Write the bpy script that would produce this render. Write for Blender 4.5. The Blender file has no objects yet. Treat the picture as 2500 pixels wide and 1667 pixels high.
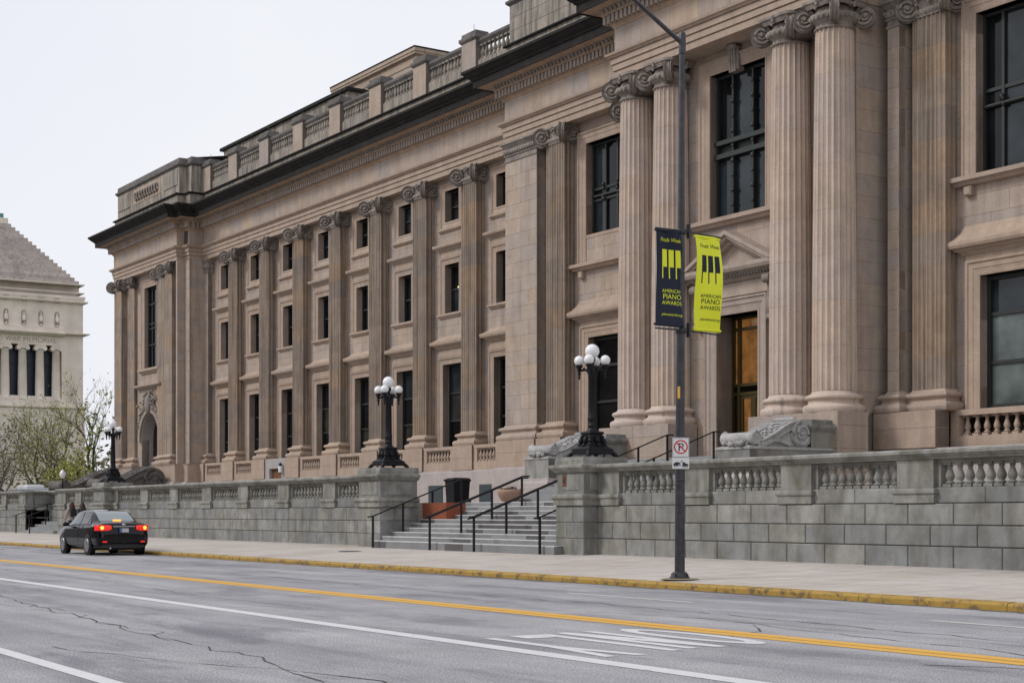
import bpy, math, random
from mathutils import Vector
R = random.Random(11)
PI = math.pi
sc = bpy.context.scene
C = sc.collection

# ------------------------------------------------------------------ camera, sky, sun, exposure
cam_d = bpy.data.cameras.new('camera'); cam = bpy.data.objects.new('camera', cam_d); C.objects.link(cam)
sc.camera = cam
cam.location = (0, 0, 1.35)
cam.rotation_euler = (PI / 2, 0, math.radians(57.724))
cam_d.sensor_width = 36.0; cam_d.lens = 54.72; cam_d.shift_y = 0.1678
cam_d.clip_start = 0.3; cam_d.clip_end = 4000

world = bpy.data.worlds.new('World'); sc.world = world; world.use_nodes = True
wn = world.node_tree.nodes; wl = world.node_tree.links; wn.clear()
SUN_EL, SUN_AZ = math.radians(41), math.radians(-28)
sky = wn.new('ShaderNodeTexSky'); sky.sky_type = 'NISHITA'; sky.sun_disc = False
sky.sun_elevation = SUN_EL; sky.sun_rotation = math.radians(180) - SUN_AZ
sky.air_density = 1.0; sky.dust_density = 4.0
skm = wn.new('ShaderNodeMixRGB'); skm.blend_type = 'MIX'
wtc = wn.new('ShaderNodeTexCoord'); wns = wn.new('ShaderNodeTexNoise')
wns.inputs['Scale'].default_value = 1.6; wns.inputs['Detail'].default_value = 4
wl.new(wtc.outputs['Generated'], wns.inputs['Vector'])
wrp = wn.new('ShaderNodeValToRGB')                       # an even layer of cloud
wrp.color_ramp.elements[0].position = 0.3; wrp.color_ramp.elements[0].color = (8.5, 8.8, 9.7, 1)
wrp.color_ramp.elements[1].position = 0.7; wrp.color_ramp.elements[1].color = (9.95, 10.0, 10.35, 1)
wl.new(wns.outputs['Fac'], wrp.inputs['Fac'])
skm.inputs['Fac'].default_value = 0.94
wl.new(sky.outputs['Color'], skm.inputs['Color1']); wl.new(wrp.outputs['Color'], skm.inputs['Color2'])
bg = wn.new('ShaderNodeBackground'); bg.inputs['Strength'].default_value = 0.086
wo = wn.new('ShaderNodeOutputWorld')
wl.new(skm.outputs['Color'], bg.inputs['Color']); wl.new(bg.outputs['Background'], wo.inputs['Surface'])

sun_d = bpy.data.lights.new('sun', 'SUN'); sun = bpy.data.objects.new('sun', sun_d); C.objects.link(sun)
sun_d.energy = 1.5; sun_d.angle = math.radians(14); sun_d.color = (1.0, 0.965, 0.92)
sun.rotation_euler = (math.radians(90) - SUN_EL, 0, SUN_AZ)
sc.view_settings.view_transform = 'Standard'; sc.view_settings.look = 'None'
sc.view_settings.exposure = 0.18; sc.view_settings.gamma = 1.0
sc.render.engine = 'CYCLES'

# ------------------------------------------------------------------ materials
def N(nt, t, **k):
    n = nt.nodes.new(t)
    for a, b in k.items():
        if a in n.inputs: n.inputs[a].default_value = b
        else: setattr(n, a, b)
    return n
def new_mat(name):
    m = bpy.data.materials.new(name); m.use_nodes = True
    nt = m.node_tree; nt.nodes.clear()
    b = N(nt, 'ShaderNodeBsdfPrincipled'); o = N(nt, 'ShaderNodeOutputMaterial')
    nt.links.new(b.outputs['BSDF'], o.inputs['Surface'])
    return m, nt, b
def ramp(nt, stops, interp='LINEAR'):
    r = N(nt, 'ShaderNodeValToRGB'); cr = r.color_ramp; cr.interpolation = interp
    while len(cr.elements) < len(stops): cr.elements.new(0.5)
    for e, (p, c) in zip(cr.elements, stops):
        e.position = p; e.color = tuple(c) + (1,) if len(c) == 3 else c
    return r
def plain(name, col, rough=0.5, metal=0.0, emit=None, es=0.0, spec=0.5, noise=0.0, nscale=8.0, coat=0.0):
    m, nt, b = new_mat(name)
    b.inputs['Roughness'].default_value = rough; b.inputs['Metallic'].default_value = metal
    b.inputs['Specular IOR Level'].default_value = spec
    b.inputs['Coat Weight'].default_value = coat
    if noise:
        g = N(nt, 'ShaderNodeNewGeometry'); n = N(nt, 'ShaderNodeTexNoise', Scale=nscale, Detail=5.0)
        nt.links.new(g.outputs['Position'], n.inputs['Vector'])
        lo = [c * (1 - noise) for c in col]; hi = [min(1, c * (1 + noise)) for c in col]
        rp = ramp(nt, [(0.3, lo), (0.7, hi)]); nt.links.new(n.outputs['Fac'], rp.inputs['Fac'])
        nt.links.new(rp.outputs['Color'], b.inputs['Base Color'])
        bp = N(nt, 'ShaderNodeBump', Strength=0.25, Distance=0.02); nt.links.new(n.outputs['Fac'], bp.inputs['Height'])
        nt.links.new(bp.outputs['Normal'], b.inputs['Normal'])
    else:
        b.inputs['Base Color'].default_value = tuple(col) + (1,)
    if emit:
        b.inputs['Emission Color'].default_value = tuple(emit) + (1,); b.inputs['Emission Strength'].default_value = es
    return m
def stone(name, cols, mottle=0.16, streak=0.0, streak_col=(0.07, 0.055, 0.045), sx=3.0, sz=0.22, patch=0.0, patch_col=(0.10, 0.095, 0.09), pscale=0.9, rough=0.85, bump=0.25, fine=26.0, per_object=True, smin=0.45):
    m, nt, b = new_mat(name); L = nt.links.new
    b.inputs['Roughness'].default_value = rough; b.inputs['Specular IOR Level'].default_value = 0.25
    oi = N(nt, 'ShaderNodeObjectInfo'); at = N(nt, 'ShaderNodeAttribute', attribute_name='tint')
    ad = N(nt, 'ShaderNodeMath', operation='ADD'); (L(oi.outputs['Random'], ad.inputs[0]) if per_object else setattr(ad.inputs[0], 'default_value', 0.0)); L(at.outputs['Fac'], ad.inputs[1])
    fr = N(nt, 'ShaderNodeMath', operation='FRACT'); L(ad.outputs[0], fr.inputs[0])
    cols = list(cols) * 2 if len(cols) == 1 else cols
    k = len(cols); rp = ramp(nt, [(i / (k - 1) if k > 1 else 0, c) for i, c in enumerate(cols)])
    L(fr.outputs[0], rp.inputs['Fac'])
    g = N(nt, 'ShaderNodeNewGeometry')
    n1 = N(nt, 'ShaderNodeTexNoise', Scale=1.7, Detail=7.0, Roughness=0.62); L(g.outputs['Position'], n1.inputs['Vector'])
    r1 = ramp(nt, [(0.25, (1 - mottle,) * 3), (0.75, (1 + mottle,) * 3)]); L(n1.outputs['Fac'], r1.inputs['Fac'])
    mx = N(nt, 'ShaderNodeMixRGB', blend_type='MULTIPLY'); mx.inputs['Fac'].default_value = 1
    L(rp.outputs['Color'], mx.inputs['Color1']); L(r1.outputs['Color'], mx.inputs['Color2'])
    nf = N(nt, 'ShaderNodeTexNoise', Scale=fine, Detail=4.0); L(g.outputs['Position'], nf.inputs['Vector'])
    r2 = ramp(nt, [(0.3, (0.86,) * 3), (0.7, (1.1,) * 3)]); L(nf.outputs['Fac'], r2.inputs['Fac'])
    mf = N(nt, 'ShaderNodeMixRGB', blend_type='MULTIPLY'); mf.inputs['Fac'].default_value = 1
    L(mx.outputs['Color'], mf.inputs['Color1']); L(r2.outputs['Color'], mf.inputs['Color2'])
    out = mf.outputs['Color']
    if streak:
        mp = N(nt, 'ShaderNodeMapping'); mp.inputs['Scale'].default_value = (sx, sx, sz); L(g.outputs['Position'], mp.inputs['Vector'])
        n2 = N(nt, 'ShaderNodeTexNoise', Scale=1.0, Detail=5.0, Roughness=0.6); L(mp.outputs['Vector'], n2.inputs['Vector'])
        r3 = ramp(nt, [(smin, (0, 0, 0)), (smin + 0.25, (streak,) * 3)]); L(n2.outputs['Fac'], r3.inputs['Fac'])
        ms = N(nt, 'ShaderNodeMixRGB', blend_type='MIX'); L(r3.outputs['Color'], ms.inputs['Fac'])
        L(out, ms.inputs['Color1']); ms.inputs['Color2'].default_value = tuple(streak_col) + (1,); out = ms.outputs['Color']
    if patch:
        n3 = N(nt, 'ShaderNodeTexNoise', Scale=pscale, Detail=8.0, Roughness=0.7); L(g.outputs['Position'], n3.inputs['Vector'])
        r4 = ramp(nt, [(0.48, (0, 0, 0)), (0.66, (patch,) * 3)]); L(n3.outputs['Fac'], r4.inputs['Fac'])
        m4 = N(nt, 'ShaderNodeMixRGB', blend_type='MIX'); L(r4.outputs['Color'], m4.inputs['Fac'])
        L(out, m4.inputs['Color1']); m4.inputs['Color2'].default_value = tuple(patch_col) + (1,); out = m4.outputs['Color']
    L(out, b.inputs['Base Color'])
    bp = N(nt, 'ShaderNodeBump', Strength=bump, Distance=0.02); L(nf.outputs['Fac'], bp.inputs['Height']); L(bp.outputs['Normal'], b.inputs['Normal'])
    return m

LIME = [(0.425, 0.34, 0.282), (0.37, 0.315, 0.285), (0.435, 0.338, 0.262), (0.40, 0.325, 0.275), (0.43, 0.348, 0.288), (0.375, 0.32, 0.292)]
LIMEP = [(0.41, 0.315, 0.25), (0.40, 0.31, 0.255), (0.43, 0.33, 0.255), (0.39, 0.315, 0.265)]
LIMED = [(0.285, 0.222, 0.178), (0.345, 0.25, 0.175), (0.262, 0.218, 0.188), (0.30, 0.238, 0.192), (0.335, 0.265, 0.208), (0.268, 0.216, 0.178)]
M = {}
M['lime'] = stone('limestone', LIME, streak=0.35, streak_col=(0.19, 0.155, 0.125))
M['limepink'] = stone('pink_limestone', LIMEP, streak=0.3, streak_col=(0.22, 0.165, 0.125))
M['limedirty'] = stone('weathered_limestone', LIMED, mottle=0.2, streak=0.75, streak_col=(0.085, 0.068, 0.055), sx=7.0, sz=0.16)
M['limecol'] = stone('column_limestone', [(0.54, 0.438, 0.372), (0.51, 0.425, 0.37), (0.55, 0.435, 0.35), (0.525, 0.44, 0.388)], streak=0.9, streak_col=(0.10, 0.08, 0.065), sx=3.2, sz=0.07, smin=0.55)
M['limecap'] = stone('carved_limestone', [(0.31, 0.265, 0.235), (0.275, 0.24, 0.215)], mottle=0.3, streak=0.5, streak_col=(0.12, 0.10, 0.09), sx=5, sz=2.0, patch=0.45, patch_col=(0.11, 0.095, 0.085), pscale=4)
M['limewarm'] = stone('warm_limestone', [(0.42, 0.30, 0.215), (0.39, 0.285, 0.21)], streak=0.4, streak_col=(0.17, 0.12, 0.09))
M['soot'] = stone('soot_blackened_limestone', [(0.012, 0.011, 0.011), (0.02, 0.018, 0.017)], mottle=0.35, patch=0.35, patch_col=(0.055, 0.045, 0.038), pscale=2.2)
M['roofstone'] = stone('streaked_parapet_stone', [(0.33, 0.29, 0.245), (0.36, 0.315, 0.265), (0.30, 0.27, 0.24)], streak=0.85, streak_col=(0.055, 0.05, 0.048), sx=5, sz=0.5, patch=0.35)
M['capstone'] = stone('dark_coping_stone', [(0.17, 0.155, 0.145), (0.135, 0.125, 0.12)], mottle=0.3, patch=0.5, patch_col=(0.05, 0.046, 0.044), pscale=2.5)
GRAN = [(0.30, 0.30, 0.29), (0.215, 0.222, 0.225), (0.32, 0.314, 0.298), (0.235, 0.24, 0.24), (0.27, 0.262, 0.235), (0.255, 0.262, 0.255)]
M['granite'] = stone('grey_granite', GRAN, mottle=0.28, streak=0.6, streak_col=(0.10, 0.092, 0.07), sx=2.4, sz=0.55, patch=0.55, patch_col=(0.13, 0.124, 0.098), pscale=1.6, rough=0.75, fine=60)
M['granitetrim'] = stone('mossy_granite_trim', [(0.285, 0.278, 0.258), (0.26, 0.257, 0.243), (0.30, 0.292, 0.268)], mottle=0.3, streak=0.65, streak_col=(0.095, 0.093, 0.066), sx=3.5, sz=1.0, patch=0.6, patch_col=(0.115, 0.112, 0.08), pscale=1.9, rough=0.75, fine=60)
M['granbase'] = stone('pink_grey_granite', [(0.41, 0.365, 0.355), (0.44, 0.385, 0.365), (0.375, 0.35, 0.345)], mottle=0.12, streak=0.2, streak_col=(0.25, 0.22, 0.21), rough=0.7, fine=70)
M['grancarve'] = stone('pale_carved_granite', [(0.40, 0.39, 0.385), (0.36, 0.355, 0.355)], mottle=0.25, streak=0.4, streak_col=(0.14, 0.135, 0.13), sx=6, sz=6, rough=0.75)
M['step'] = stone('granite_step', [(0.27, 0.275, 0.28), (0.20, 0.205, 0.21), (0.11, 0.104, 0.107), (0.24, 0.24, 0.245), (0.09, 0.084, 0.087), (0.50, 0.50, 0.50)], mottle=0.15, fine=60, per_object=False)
M['mortar'] = plain('mortar', (0.10, 0.085, 0.072), 0.95)
M['mortargrey'] = plain('dark_joint', (0.055, 0.05, 0.042), 0.95)
M['iron'] = plain('black_cast_iron', (0.008, 0.008, 0.011), 0.45, 0.0, noise=0.3, nscale=20, spec=0.25)
M['railing'] = plain('black_painted_steel', (0.012, 0.011, 0.012), 0.4, spec=0.3)
M['metalframe'] = plain('dark_green_window_metal', (0.018, 0.021, 0.021), 0.5)
M['globe'] = plain('opal_glass', (0.82, 0.82, 0.84), 0.16, spec=0.5)
M['polepaint'] = plain('worn_dark_pole_paint', (0.034, 0.034, 0.04), 0.4, noise=0.45, nscale=9)
M['brackets'] = plain('bracket_steel', (0.03, 0.03, 0.033), 0.4, 0.3)
M['navy'] = plain('navy_vinyl', (0.010, 0.014, 0.032), 0.55, spec=0.25)
M['lime_vinyl'] = plain('acid_yellow_vinyl', (0.74, 0.78, 0.012), 0.5)
M['signwhite'] = plain('sign_white', (0.72, 0.72, 0.72), 0.45)
M['signred'] = plain('sign_red', (0.55, 0.03, 0.025), 0.45)
M['signblack'] = plain('sign_black', (0.015, 0.015, 0.02), 0.45)
M['bronze'] = plain('aged_bronze', (0.085, 0.062, 0.024), 0.4, 0.65)
M['wood'] = plain('varnished_wood', (0.16, 0.065, 0.022), 0.45, noise=0.4)
M['orange'] = stone('terracotta_paint', [(0.27, 0.08, 0.042), (0.23, 0.07, 0.038)], mottle=0.2)
M['terracotta'] = stone('buff_terracotta', [(0.36, 0.24, 0.18), (0.32, 0.20, 0.15)], mottle=0.25)
M['binplastic'] = plain('black_plastic', (0.007, 0.008, 0.011), 0.5, spec=0.2)
M['plaque'] = plain('rust_brown_plaque', (0.14, 0.05, 0.025), 0.5, noise=0.4, nscale=40)
M['tealdoor'] = plain('slate_teal_panel', (0.03, 0.045, 0.052), 0.5)
M['white_flower'] = plain('white_petals', (0.7, 0.68, 0.5), 0.7)
M['purple_flower'] = plain('purple_petals', (0.10, 0.025, 0.11), 0.7)

def glass_mat(name, col, rough=0.06, spec=0.5, warm=None):
    m, nt, b = new_mat(name)
    b.inputs['Roughness'].default_value = rough; b.inputs['Specular IOR Level'].default_value = spec
    g = N(nt, 'ShaderNodeNewGeometry'); n = N(nt, 'ShaderNodeTexNoise', Scale=0.9, Detail=3.0); nt.links.new(g.outputs['Position'], n.inputs['Vector'])
    rp = ramp(nt, [(0.35, [c * 0.6 for c in col]), (0.7, [c * 1.5 for c in col])]); nt.links.new(n.outputs['Fac'], rp.inputs['Fac'])
    nt.links.new(rp.outputs['Color'], b.inputs['Base Color'])
    bp = N(nt, 'ShaderNodeBump', Strength=0.06, Distance=0.05); nt.links.new(n.outputs['Fac'], bp.inputs['Height']); nt.links.new(bp.outputs['Normal'], b.inputs['Normal'])
    if warm:
        n2 = N(nt, 'ShaderNodeTexNoise', Scale=2.2, Detail=6.0); nt.links.new(g.outputs['Position'], n2.inputs['Vector'])
        r2 = ramp(nt, [(0.3, (0.22, 0.095, 0.025)), (0.7, warm)]); nt.links.new(n2.outputs['Fac'], r2.inputs['Fac'])
        nt.links.new(r2.outputs['Color'], b.inputs['Emission Color']); b.inputs['Emission Strength'].default_value = 0.30
    return m
M['glass'] = glass_mat('dark_window_glass', (0.006, 0.007, 0.008), spec=0.3)
M['glassblue'] = glass_mat('bluish_window_glass', (0.02, 0.027, 0.032), spec=0.4)
M['glasscurtain'] = glass_mat('curtained_glass', (0.028, 0.027, 0.025), spec=0.3)
M['lampstrip'] = plain('lit_tube', (0.8, 0.7, 0.4), 0.4, emit=(1.0, 0.8, 0.35), es=1.0)
M['glassblind'] = glass_mat('blind_behind_glass', (0.11, 0.135, 0.13), rough=0.12)
M['glasswarm'] = glass_mat('lamplit_glass', (0.05, 0.02, 0.008), warm=(0.62, 0.27, 0.07))

def asphalt():
    m, nt, b = new_mat('worn_asphalt'); L = nt.links.new
    b.inputs['Roughness'].default_value = 0.82; b.inputs['Specular IOR Level'].default_value = 0.3
    g = N(nt, 'ShaderNodeNewGeometry')
    mp = N(nt, 'ShaderNodeMapping'); mp.inputs['Scale'].default_value = (0.09, 1.1, 1); L(g.outputs['Position'], mp.inputs['Vector'])
    n1 = N(nt, 'ShaderNodeTexNoise', Scale=1.0, Detail=6.0, Roughness=0.6); L(mp.outputs['Vector'], n1.inputs['Vector'])
    r1 = ramp(nt, [(0.30, (0.235, 0.232, 0.252)), (0.45, (0.31, 0.305, 0.322)), (0.62, (0.375, 0.37, 0.384))]); L(n1.outputs['Fac'], r1.inputs['Fac'])
    n2 = N(nt, 'ShaderNodeTexNoise', Scale=0.55, Detail=8.0, Roughness=0.7); L(g.outputs['Position'], n2.inputs['Vector'])
    r2 = ramp(nt, [(0.35, (0.82,) * 3), (0.65, (1.1,) * 3)]); L(n2.outputs['Fac'], r2.inputs['Fac'])
    n3 = N(nt, 'ShaderNodeTexNoise', Scale=38.0, Detail=3.0); L(g.outputs['Position'], n3.inputs['Vector'])
    r3 = ramp(nt, [(0.3, (0.68,) * 3), (0.7, (1.25,) * 3)]); L(n3.outputs['Fac'], r3.inputs['Fac'])
    a = N(nt, 'ShaderNodeMixRGB', blend_type='MULTIPLY'); a.inputs['Fac'].default_value = 1; L(r1.outputs['Color'], a.inputs['Color1']); L(r2.outputs['Color'], a.inputs['Color2'])
    c = N(nt, 'ShaderNodeMixRGB', blend_type='MULTIPLY'); c.inputs['Fac'].default_value = 1; L(a.outputs['Color'], c.inputs['Color1']); L(r3.outputs['Color'], c.inputs['Color2'])
    mp4 = N(nt, 'ShaderNodeMapping'); mp4.inputs['Scale'].default_value = (0.22, 0.8, 1); L(g.outputs['Position'], mp4.inputs['Vector'])
    n4 = N(nt, 'ShaderNodeTexNoise', Scale=1.0, Detail=9.0, Roughness=0.68); n4.inputs['Distortion'].default_value = 0.6; L(mp4.outputs['Vector'], n4.inputs['Vector'])
    r4 = ramp(nt, [(0.40, (0.74, 0.74, 0.77)), (0.47, (0.98,) * 3), (0.58, (1.0,) * 3), (0.68, (1.12, 1.11, 1.10))]); L(n4.outputs['Fac'], r4.inputs['Fac'])
    e = N(nt, 'ShaderNodeMixRGB', blend_type='MULTIPLY'); e.inputs['Fac'].default_value = 1; L(c.outputs['Color'], e.inputs['Color1']); L(r4.outputs['Color'], e.inputs['Color2'])
    n5 = N(nt, 'ShaderNodeTexNoise', Scale=65.0, Detail=2.0); L(g.outputs['Position'], n5.inputs['Vector'])
    r5 = ramp(nt, [(0.35, (0.55,) * 3), (0.65, (1.45,) * 3)]); L(n5.outputs['Fac'], r5.inputs['Fac'])
    e2 = N(nt, 'ShaderNodeMixRGB', blend_type='MULTIPLY'); e2.inputs['Fac'].default_value = 1; L(e.outputs['Color'], e2.inputs['Color1']); L(r5.outputs['Color'], e2.inputs['Color2'])
    c = e2
    L(c.outputs['Color'], b.inputs['Base Color'])
    bp = N(nt, 'ShaderNodeBump', Strength=0.5, Distance=0.01); L(n3.outputs['Fac'], bp.inputs['Height']); L(bp.outputs['Normal'], b.inputs['Normal'])
    return m
M['asphalt'] = asphalt()
M['crack'] = plain('crack_tar', (0.06, 0.057, 0.058), 0.9)
def paint(name, col, under, amount):
    m, nt, b = new_mat(name); L = nt.links.new; b.inputs['Roughness'].default_value = 0.7
    g = N(nt, 'ShaderNodeNewGeometry'); n = N(nt, 'ShaderNodeTexNoise', Scale=5.0, Detail=9.0, Roughness=0.75); L(g.outputs['Position'], n.inputs['Vector'])
    r = ramp(nt, [(amount, under), (amount + 0.07, [c * 0.86 for c in col]), (0.75, col)]); L(n.outputs['Fac'], r.inputs['Fac']); L(r.outputs['Color'], b.inputs['Base Color'])
    return m
M['whitepaint'] = paint('white_road_paint', (0.66, 0.66, 0.67), (0.22, 0.22, 0.225), 0.33)
M['fadedpaint'] = paint('faded_road_paint', (0.62, 0.62, 0.61), (0.27, 0.265, 0.26), 0.36)
M['yellowpaint'] = paint('yellow_road_paint', (0.72, 0.40, 0.065), (0.24, 0.21, 0.17), 0.31)
M['kerbpaint'] = paint('yellow_kerb_paint', (0.42, 0.262, 0.045), (0.16, 0.10, 0.045), 0.42)
M['pavement'] = stone('concrete_pavement', [(0.49, 0.445, 0.41), (0.47, 0.425, 0.39), (0.51, 0.465, 0.43), (0.455, 0.41, 0.37)], mottle=0.18, patch=0.6, patch_col=(0.34, 0.285, 0.235), pscale=0.42, fine=34, rough=0.9)
M['terrace'] = stone('terrace_paving', [(0.36, 0.33, 0.30)], mottle=0.15)
M['ground'] = plain('dull_grass', (0.07, 0.085, 0.035), 0.95, noise=0.4, nscale=0.6)
M['memorial'] = stone('pale_memorial_limestone', [(0.76, 0.67, 0.585), (0.79, 0.70, 0.615)], mottle=0.05, streak=0.2, streak_col=(0.5, 0.45, 0.41), sx=0.4, sz=0.05, fine=0.3, bump=0.0)  # base colour lifted beyond the pale stone to carry distance haze
M['pyramid'] = stone('weathered_pyramid_stone', [(0.52, 0.45, 0.41), (0.42, 0.37, 0.345), (0.57, 0.50, 0.455)], mottle=0.3, patch=0.5, patch_col=(0.24, 0.215, 0.205), pscale=0.35, fine=1.2, bump=0.0)
M['copper'] = plain('green_copper', (0.09, 0.26, 0.24), 0.7)
M['memglass'] = plain('blue_black_screen', (0.012, 0.022, 0.045), 0.4)
M['bark'] = plain('bark', (0.12, 0.10, 0.085), 0.95, noise=0.4, nscale=3)
M['barkgreen'] = plain('mossy_bark', (0.085, 0.09, 0.032), 0.95, noise=0.4, nscale=3)
M['leafA'] = stone('young_leaves', [(0.33, 0.33, 0.085), (0.40, 0.38, 0.11), (0.25, 0.27, 0.07)], mottle=0.3, fine=3)
M['leafB'] = stone('olive_leaves', [(0.20, 0.19, 0.09), (0.26, 0.22, 0.13), (0.15, 0.15, 0.075), (0.24, 0.21, 0.17)], mottle=0.3, fine=3)

# ------------------------------------------------------------------ mesh builder
class MB:
    def __init__(s): s.v = []; s.f = []; s.t = []; s.sm = []
    def face(s, pts, t=0.0, sm=False):
        i = len(s.v); s.v += [tuple(p) for p in pts]; s.f.append(tuple(range(i, i + len(pts)))); s.t.append(t); s.sm.append(sm)
    def grid(s, rows, t=0.0, sm=True, closed=False):
        i = len(s.v); n = len(rows[0])
        for r in rows: s.v += [tuple(p) for p in r]
        for a in range(len(rows) - 1):
            for b in range(n if closed else n - 1):
                c = (b + 1) % n
                s.f.append((i + a * n + b, i + a * n + c, i + (a + 1) * n + c, i + (a + 1) * n + b)); s.t.append(t); s.sm.append(sm)
    def box(s, x0, x1, y0, y1, z0, z1, t=0.0):
        p = [(x0, y0, z0), (x1, y0, z0), (x1, y1, z0), (x0, y1, z0), (x0, y0, z1), (x1, y0, z1), (x1, y1, z1), (x0, y1, z1)]
        i = len(s.v); s.v += p
        for q in ((0, 1, 5, 4), (1, 2, 6, 5), (2, 3, 7, 6), (3, 0, 4, 7), (4, 5, 6, 7), (3, 2, 1, 0)):
            s.f.append(tuple(i + k for k in q)); s.t.append(t); s.sm.append(False)
        return s
    def block(s, mp, a0, a1, z0, z1, depth=0.2, ch=0.012, t=None):
        """stone with chamfered face; mp(along, out, z) gives the point"""
        if t is None: t = R.random()
        P = [mp(a0, -depth, z0), mp(a1, -depth, z0), mp(a1, -depth, z1), mp(a0, -depth, z1),
             mp(a0, -ch, z0), mp(a1, -ch, z0), mp(a1, -ch, z1), mp(a0, -ch, z1),
             mp(a0 + ch, 0, z0 + ch), mp(a1 - ch, 0, z0 + ch), mp(a1 - ch, 0, z1 - ch), mp(a0 + ch, 0, z1 - ch)]
        i = len(s.v); s.v += P
        Q = [(8, 9, 10, 11)]
        for k in range(4):
            n = (k + 1) % 4; Q += [(4 + k, 4 + n, 8 + n, 8 + k), (k, n, 4 + n, 4 + k)]
        for q in Q: s.f.append(tuple(i + k for k in q)); s.t.append(t); s.sm.append(False)
        return s
    def sweep(s, path, prof, t=0.0, closed=False, sm=False):
        """profile [(out, z)] along an xy path; out is to the right of travel; mitred"""
        n = len(path); off = []
        for i in range(n):
            dirs = []
            if i > 0 or closed: a = Vector(path[i]) - Vector(path[i - 1]); dirs.append(a.normalized())
            if i < n - 1 or closed: a = Vector(path[(i + 1) % n]) - Vector(path[i]); dirs.append(a.normalized())
            ns = [Vector((d.y, -d.x)) for d in dirs]
            m = sum(ns, Vector((0, 0))).normalized(); off.append(m / max(0.25, m.dot(ns[0])))
        rows = [[(path[i][0] + off[i].x * p, path[i][1] + off[i].y * p, z) for i in range(n)] for p, z in prof]
        s.grid(rows, t, sm, closed)
        if not closed:
            for e in (0, n - 1): s.face([r[e] for r in rows], t)
        return s
    def lathe(s, c, prof, n=16, t=0.0, sm=True, a0=0.0, a1=2 * PI):
        full = abs(a1 - a0 - 2 * PI) < 1e-6; k = n if full else n + 1
        rows = [[(c[0] + r * math.cos(a0 + (a1 - a0) * j / n), c[1] + r * math.sin(a0 + (a1 - a0) * j / n), c[2] + z) for j in range(k)] for r, z in prof]
        s.grid(rows, t, sm, full); return s
    def tube(s, pts, rad, n=6, t=0.0, caps=True, sm=True):
        rows = []; m = len(pts)
        for i, p in enumerate(pts):
            p = Vector(p); a = Vector(pts[max(0, i - 1)]); b = Vector(pts[min(m - 1, i + 1)])
            d = (b - a).normalized() if (b - a).length > 1e-9 else Vector((0, 0, 1))
            u = d.cross(Vector((0, 0, 1)))
            if u.length < 1e-3: u = d.cross(Vector((1, 0, 0)))
            u.normalize(); w = d.cross(u); r = rad[i] if isinstance(rad, (list, tuple)) else rad
            rows.append([tuple(p + (u * math.cos(2 * PI * j / n) + w * math.sin(2 * PI * j / n)) * r) for j in range(n)])
        s.grid(rows, t, sm, True)
        if caps: s.face(rows[0][::-1], t); s.face(rows[-1], t)
        return s
    def ball(s, c, r, n=16, t=0.0, sq=(1, 1, 1)):
        rows = []
        for i in range(n // 2 + 1):
            a = -PI / 2 + PI * i / (n // 2)
            rows.append([(c[0] + sq[0] * r * math.cos(a) * math.cos(2 * PI * j / n), c[1] + sq[1] * r * math.cos(a) * math.sin(2 * PI * j / n), c[2] + sq[2] * r * math.sin(a)) for j in range(n)])
        s.grid(rows, t, True, True); return s
    def mesh(s, name):
        me = bpy.data.meshes.new(name); me.from_pydata(s.v, [], s.f)
        at = me.attributes.new('tint', 'FLOAT', 'FACE'); at.data.foreach_set('value', s.t)
        me.polygons.foreach_set('use_smooth', s.sm); me.update(); return me
    def build(s, name, mat, parent=None, loc=(0, 0, 0), kind=None):
        return link(name, s.mesh(name), mat, parent, loc, kind)
def link(name, me, mat, parent=None, loc=(0, 0, 0), kind=None):
    if mat is not None and not me.materials: me.materials.append(M[mat] if isinstance(mat, str) else mat)
    o = bpy.data.objects.new(name, me); C.objects.link(o); o.location = loc
    if parent: o.parent = parent
    if kind: o['kind'] = kind
    return o
def empty(name, loc, rz=0.0):
    o = bpy.data.objects.new(name, None); C.objects.link(o); o.location = loc; o.rotation_euler = (0, 0, rz); return o
def tag(o, label, cat, group=None):
    o['label'] = label; o['category'] = cat
    if group: o['group'] = group
    return o
def copy_tree(o, parent=None):
    c = o.copy(); C.objects.link(c); c.parent = parent
    for ch in list(o.children): copy_tree(ch, c)
    return c
def front(y): return lambda a, out, z: (a, y - out, z)           # face towards the street
def right(x): return lambda a, out, z: (x + out, a, z)           # face towards +x
def ashlar(mp, a0, a1, z0, z1, course, width, holes=(), sink=None, parent=None, name='stone', mat='lime', loc=(0, 0, 0), depth=0.2, ch=0.012):
    """courses of stones round rectangular holes; sink: MB to join them into, else one object each"""
    zs = set([z0, z1])
    for h in holes:
        for z in (h[2], h[3]):
            if z0 < z < z1: zs.add(z)
    edges = sorted(zs); lv = [z0]
    for a, b in zip(edges[:-1], edges[1:]):
        k = max(1, round((b - a) / course)); lv += [a + (b - a) * (i + 1) / k for i in range(k)]
    row = 0
    for c0, c1 in zip(lv[:-1], lv[1:]):
        row += 1; spans = [(a0, a1)]
        for h in holes:
            if h[2] < c1 - 1e-4 and h[3] > c0 + 1e-4:
                ns = []
                for p, q in spans:
                    if h[1] <= p or h[0] >= q: ns.append((p, q))
                    else: ns += [(p, h[0]), (h[1], q)]
                spans = [x for x in ns if x[1] - x[0] > 0.03]
        for p, q in spans:
            k = max(1, round((q - p) / width)); cut = [p + (q - p) * i / k for i in range(k + 1)]
            if k > 1 and row % 2:
                w = (q - p) / k; cut = [p] + [p + w * (i + 0.5) for i in range(k)] + [q]
            for b0, b1 in zip(cut[:-1], cut[1:]):
                if sink is not None: sink.block(mp, b0, b1, c0, c1, depth, ch)
                else: MB().block(mp, b0, b1, c0, c1, depth, ch).build(name, mat, parent, loc)
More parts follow.
